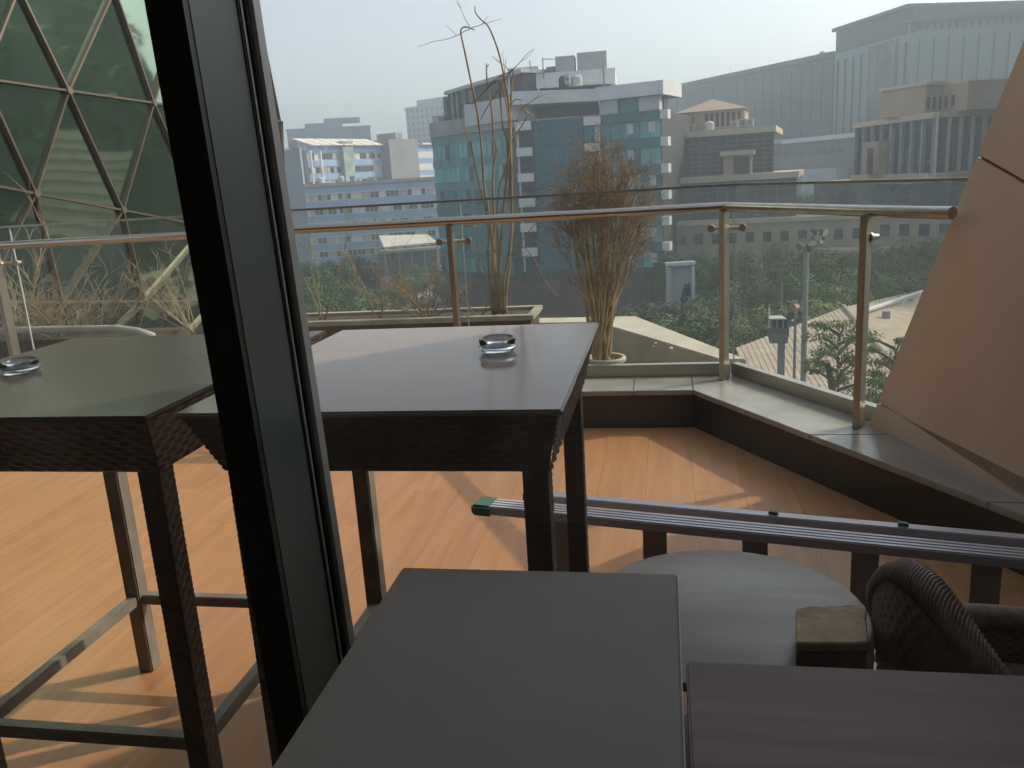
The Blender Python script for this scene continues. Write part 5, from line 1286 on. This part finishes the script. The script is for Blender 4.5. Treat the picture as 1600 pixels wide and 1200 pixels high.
# ================================================================== TREES
def foliage(name, c1, c2): return mat(name, c1, .65, spec=.25, var=.3, vscale=.6, col2=c2, objvar=.36)
M_leafA = foliage('leaf_dark', (.042, .095, .022), (.095, .165, .040)); M_leafB = foliage('leaf_mid', (.075, .14, .026), (.145, .22, .05)); M_leafC = foliage('leaf_yellow', (.12, .18, .026), (.20, .25, .05)); M_leafD = foliage('leaf_olive', (.075, .075, .042), (.13, .115, .06))
M_bark = mat('bark', (.10, .075, .055), .9, var=.3, vscale=6)
BOUGH = {}
def crown_mesh(seed, kind, m, n=1500):
    random.seed(seed); b = MB(); NRM = []
    lobes = []
    if kind == 'broad':
        for i in range(17):
            a = rnd(0, 6.283); r_ = rnd(.1, 1.0)**.7; zc_ = rnd(-.45, .72); r_ *= (1-.5*max(0, zc_)); lobes.append((Vector((math.cos(a)*r_*.8, math.sin(a)*r_*.8, zc_)), rnd(.20, .36)))
    elif kind == 'tall':
        for i in range(10): a = rnd(0, 6.283); z_ = rnd(-.8, .95); r_ = (1-abs(z_)*.7)*.5; lobes.append((Vector((math.cos(a)*r_, math.sin(a)*r_, z_)), rnd(.22, .40)))
    elif kind == 'layer':
        for i in range(46):
            z_ = -.85+1.8*i/46; a = i*2.4+rnd(-.4, .4); r_ = rnd(.25, 1.0)*(1.08-.55*(z_+.85)/1.8); lobes.append((Vector((math.cos(a)*r_*.85, math.sin(a)*r_*.85, z_)), rnd(.14, .26)))
        BOUGH[seed] = [c_.copy() for c_, _ in lobes]
    for i in range(n):
        c_, rr = random.choice(lobes); d = Vector((random.gauss(0, 1), random.gauss(0, 1), random.gauss(0, 1))).normalized()
        q = rr*(random.random()**.4)
        p = c_ + d*q
        if kind == 'layer': p = c_+Vector((d.x*q, d.y*q, d.z*q*.22))
        u = (d+Vector((rnd(-1, 1), rnd(-1, 1), rnd(-.5, 1)))*.8).normalized(); v = u.orthogonal().normalized(); w_ = u.cross(v)
        s_ = rnd(.018, .042) if kind != 'layer' else rnd(.007, .017)
        a = rnd(0, 6.28); e1 = (v*math.cos(a)+w_*math.sin(a))*s_; e2 = (w_*math.cos(a)-v*math.sin(a))*s_*rnd(.5, .9); k = len(b.v)
        b.v += [p-e1, p+e2*.9, p+e1*1.1, p-e2]; b.f.append((k+3, k+2, k+1, k))
        nv = (d*.75+p*.35+u*.35+Vector((0, 0, .15))).normalized(); NRM += [nv]*4
    me = b.mesh('crown', m)
    for q in me.polygons: q.use_smooth = True
    if len(NRM) == len(me.vertices): me.normals_split_custom_set_from_vertices([tuple(q) for q in NRM])
    return me
def trunk_mesh(seed, low=-1.0):
    random.seed(seed); b = MB(); pts = [Vector((0, 0, 0)), Vector((.02, .01, .35)), Vector((-.01, .02, .7)), Vector((.03, -.02, 1.0))]
    b.tube(pts, [.035, .028, .022, .010], 7)
    for i in range(7):
        a = rnd(0, 6.28); z_ = rnd(.4, .75); p = Vector((0, 0, z_)); q = Vector((math.cos(a)*rnd(.2, .34), math.sin(a)*rnd(.2, .34), z_+rnd(.12, .26)))
        b.tube([p, p.lerp(q, .5)+Vector((0, 0, -.02)), q], [.016, .011, .005], 5)
    return b.mesh('trunk', M_bark)
CR = {}
for k_, (kd, m_) in enumerate([('broad', M_leafA), ('broad', M_leafB), ('broad', M_leafC), ('broad', M_leafD), ('tall', M_leafA), ('tall', M_leafB), ('layer', M_leafB)]):
    for v_ in range(2): CR[(k_, v_)] = crown_mesh(100+k_*7+v_, kd, m_, 15000 if kd == 'layer' else 5200)
TRK = [trunk_mesh(300+i) for i in range(3)]
def tree(x, y, h, wid, k_, label, group, crown_frac=.66):
    t = thing('tree', label, 'tree', (x, y, GZ), 0, group)
    tr = bpy.data.objects.new('trunk', random.choice(TRK)); COL.objects.link(tr); tr.parent = t; tr.scale = (h*.9, h*.9, h*.85); tr.rotation_euler = (0, 0, rnd(0, 6))
    vi = random.randint(0, 1)
    c_ = bpy.data.objects.new('crown', CR[(k_, vi)]); COL.objects.link(c_); c_.parent = t
    ch_ = h*crown_frac/2; c_.scale = (wid/2, wid/2, ch_*1.05); c_.location = (0, 0, h-ch_); c_.rotation_euler = (0, 0, rnd(0, 6.28))
    if k_ == 6:
        b = MB()
        for q in BOUGH[100+42+vi]:
            b.tube([Vector((0, 0, q.z-.10)), Vector((q.x*.5, q.y*.5, q.z-.04)), Vector((q.x, q.y, q.z))], [.022, .014, .006], 4)
        o = bpy.data.objects.new('boughs', b.mesh('boughs', M_bark)); COL.objects.link(o); o.parent = c_
    return t
random.seed(77)
def tree_px(px, pytop, dist, wid, k_, label, group, cf=.66):
    p = at_d(px, pytop, dist); h = p.z-GZ
    return tree(p.x, p.y, h, wid, k_, label, group, cf)
gL = 'trees along the street below the left railing'
for (px, py, d, w_, k_) in ((468, 400, 122, 9, 0), (492, 396, 118, 9, 4), (520, 402, 112, 9, 0), (548, 392, 126, 8, 3), (566, 396, 130, 7, 3), (455, 420, 100, 9, 4), (482, 432, 95, 9, 0), (510, 440, 92, 8, 0), (540, 432, 100, 8, 0), (466, 462, 78, 7, 1), (495, 470, 75, 7, 1), (530, 476, 78, 7, 1), (558, 462, 88, 7, 0), (575, 440, 104, 7, 0), (630, 438, 150, 7, 2), (648, 432, 155, 8, 1), (668, 428, 158, 8, 3), (690, 432, 150, 7, 1), (614, 446, 128, 5, 1), (700, 440, 140, 8, 0), (660, 462, 118, 5, 3), (440, 440, 92, 8, 0), (625, 425, 170, 6, 0), (655, 418, 176, 6, 1), (685, 416, 172, 6, 0), (640, 412, 182, 5, 1), (550, 488, 74, 6, 1), (575, 484, 76, 5, 0)):
    tone = ['dark green', 'mid green', 'yellow green', 'olive brown', 'tall dark green'][k_]
    where = 'just right of the mullion' if px < 505 else ('left of the white coach' if px < 600 else 'between the coach and the railing post')
    depth_ = 'far' if d > 110 else ('middle distance' if d > 85 else 'nearest')
    tree_px(px, py, d, w_, k_, '%s %s street tree %s' % (depth_, tone, where), '%s %s street trees %s' % (depth_, tone, where))
gR = 'trees massed beyond the right railing'
random.seed(78)
spots = []
for (px, py, d, w_, k_) in (
    (1052, 395, 112, 8, 4), (1075, 402, 112, 9, 5), (1100, 398, 110, 8, 4), (1110, 410, 104, 8, 4), (1128, 420, 100, 8, 0),
    (1010, 470, 84, 9, 3), (1045, 462, 82, 10, 3), (1078, 466, 80, 10, 3), (1105, 462, 82, 9, 0), (1000, 492, 74, 9, 1), (1035, 496, 70, 9, 1), (1075, 494, 68, 9, 1), (1110, 492, 68, 9, 0), (985, 500, 80, 8, 1), (1130, 480, 74, 8, 0), (960, 505, 82, 7, 1),
    (1160, 392, 104, 9, 0), (1185, 380, 106, 9, 0), (1210, 378, 104, 9, 0), (1235, 390, 100, 9, 3), (1190, 405, 92, 9, 3), (1215, 420, 86, 9, 0), (1165, 430, 88, 9, 0), (1240, 425, 84, 9, 0), (1270, 400, 92, 9, 1), (1295, 385, 96, 9, 2), (1320, 378, 100, 9, 1), (1345, 384, 98, 9, 0), (1285, 425, 80, 9, 0), (1310, 430, 78, 9, 1), (1335, 420, 82, 8, 2),
    (1165, 480, 68, 8, 1), (1195, 474, 66, 8, 2), (1225, 470, 66, 8, 1), (1255, 474, 66, 8, 1), (1285, 470, 70, 8, 2), (1310, 464, 72, 7, 1), (1180, 505, 60, 7, 0), (1150, 500, 62, 8, 0), (1160, 520, 58, 6, 1),
    (1375, 392, 94, 8, 0), (1395, 380, 96, 9, 2), (1420, 370, 98, 9, 1), (1450, 366, 98, 9, 1), (1385, 420, 84, 8, 0), (1410, 415, 84, 9, 1), (1435, 410, 84, 9, 0), (1460, 402, 86, 9, 0), (1375, 450, 76, 7, 0), (1400, 446, 80, 7, 0), (1345, 452, 74, 7, 1)):
    tone = ['dark green', 'mid green', 'yellow green', 'olive grey', 'tall dark', 'tall green'][k_]
    where = 'left of the railing corner post' if px < 1132 else ('between the corner post and the floodlight mast' if px < 1262 else ('between the floodlight mast and the right post' if px < 1350 else 'between the right post and the leaning wall'))
    depth_ = 'far' if d > 95 else ('middle distance' if d > 76 else 'nearest')
    tree_px(px, py, d, w_, k_, '%s %s tree %s' % (depth_, tone, where), '%s %s trees %s' % (depth_, tone, where))
tree_px(1312, 497, 40, 7.5, 6, 'tree with flat layered boughs in front of the tiled roof', None, .75)
tree_px(1400, 520, 42, 5.5, 6, 'smaller layered tree between the right post and the leaning wall', None, .8)
tree_px(1350, 590, 33, 6.0, 1, 'leafy tree below the layered one at the foot of the right post', None, .8)
tree_px(1285, 575, 30, 4.5, 0, 'small dark tree low against the tiled roof beside the mast foot', None, .8)
tree_px(1395, 590, 31, 5, 0, 'dark tree close below the right post beside the leaning wall', None, .8)
random.seed(80)
for (px, py, d, w_) in ((1258, 296, 165, 9), (1275, 300, 160, 9), (1290, 318, 150, 8)):
    tree_px(px, py, d, w_, 1, 'pale green tree seen in the gap between the two beige buildings', 'trees in the gap between beige buildings')
# wooded hillside and tiled house out of the frame at the right: the dome mirrors them
M_hill = mat('hill_ground', (.035, .055, .022), .95, var=.4, vscale=.08, col2=(.09, .10, .05))
hb = MB(); hv = []; NA, ND = 26, 10
def hill_z(a, d): return GZ + 66*(max(0, (d-70)/90.0))**.8*min(1, (a-21)/6.0)*(1+.18*noise.noise((a*.15, d*.03, 0)))
for i in range(NA+1):
    for j in range(ND+1):
        a = 21+65*i/NA; d_ = 70+110*j/ND; hb.v.append(Vector((math.sin(R(a))*d_, math.cos(R(a))*d_, hill_z(a, d_)+.05)))
for i in range(NA):
    for j in range(ND): k = i*(ND+1)+j; hb.f.append((k, k+1, k+ND+2, k+ND+1))
tag(hb.build('hill', M_hill, smooth=True), kind='structure')
hw = MB(); random.seed(91); HN = []
for i in range(360):
    a = rnd(22, 85); d_ = rnd(72, 178); c_ = Vector((math.sin(R(a))*d_, math.cos(R(a))*d_, hill_z(a, d_)+2.5)); rr = rnd(2.5, 5)
    for q in range(34):
        dd_ = Vector((random.gauss(0, 1), random.gauss(0, 1), random.gauss(0, 1))).normalized(); p = c_+Vector((dd_.x*rr, dd_.y*rr, dd_.z*rr*.8))
        v_ = dd_.orthogonal().normalized(); w_ = dd_.cross(v_); s_ = rnd(.35, .9); k = len(hw.v)
        hw.v += [p-v_*s_, p+w_*s_, p+v_*s_, p-w_*s_]; hw.f.append((k+3, k+2, k+1, k))
tag(hw.build('hillside_wood', M_leafA), 'wooded hillside mirrored in the panes of the glass dome', 'wood', kind='stuff')
rh = thing('tiled_roof_house', 'tan tiled roof seen only as a reflection in the glass dome', 'house', (27, 46, GZ))
H1, H2, H3, H4 = Vector((17, 44, -7.5)), Vector((35, 32, -7.5)), Vector((42, 44, 1.5)), Vector((25, 56, 2.5))
for i in range(14):
    a, b_ = i/14, min(1, (i+1.05)/14); P = [H1.lerp(H4, a)+Vector((0, 0, .08)), H2.lerp(H3, a)+Vector((0, 0, .08)), H2.lerp(H3, b_), H1.lerp(H4, b_)]
    if (P[1]-P[0]).cross(P[2]-P[1]).z < 0: P = P[::-1]
    MB().plate(P, .12).build('tile_course', M_tile, rh)
MB().prism([H1[:2], H2[:2], H3[:2], H4[:2]], GZ+.02, -7.9).build('wall', M_under, rh)
# far tree belt on the horizon
fb = MB(); random.seed(81)
M_belt = foliage('far_foliage', (.035, .055, .028), (.06, .085, .04))
for i in range(5200):
    a = rnd(-.75, .55); d_ = rnd(430, 800); p = Vector((math.sin(a)*d_, math.cos(a)*d_, GZ+rnd(1, 11)))
    u = Vector((rnd(-1, 1), rnd(-1, 1), rnd(-.2, 1))).normalized(); v = u.orthogonal().normalized(); w_ = u.cross(v); s_ = rnd(1.5, 3.5); k = len(fb.v)
    fb.v += [p-v*s_, p+w_*s_, p+v*s_, p-w_*s_]; fb.f.append((k, k+1, k+2, k+3))
tag(fb.build('far_trees', M_belt), 'hazy belt of far trees along the horizon', 'trees', kind='stuff')

# ================================================================== AIR
hz_ = MB().box(-1500, 1500, -1500, 1500, GZ-1.0, 70)
M_air = bpy.data.materials.new('haze_air'); M_air.use_nodes = True; n = M_air.node_tree.nodes; n.remove(n['Principled BSDF'])
pv = n.new('ShaderNodeVolumePrincipled'); pv.inputs['Color'].default_value = (.76, .91, 1.0, 1); pv.inputs['Density'].default_value = 0.0016; pv.inputs['Anisotropy'].default_value = 0.3
M_air.node_tree.links.new(pv.outputs[0], n['Material Output'].inputs['Volume'])
tag(hz_.build('haze', M_air), kind='stuff')
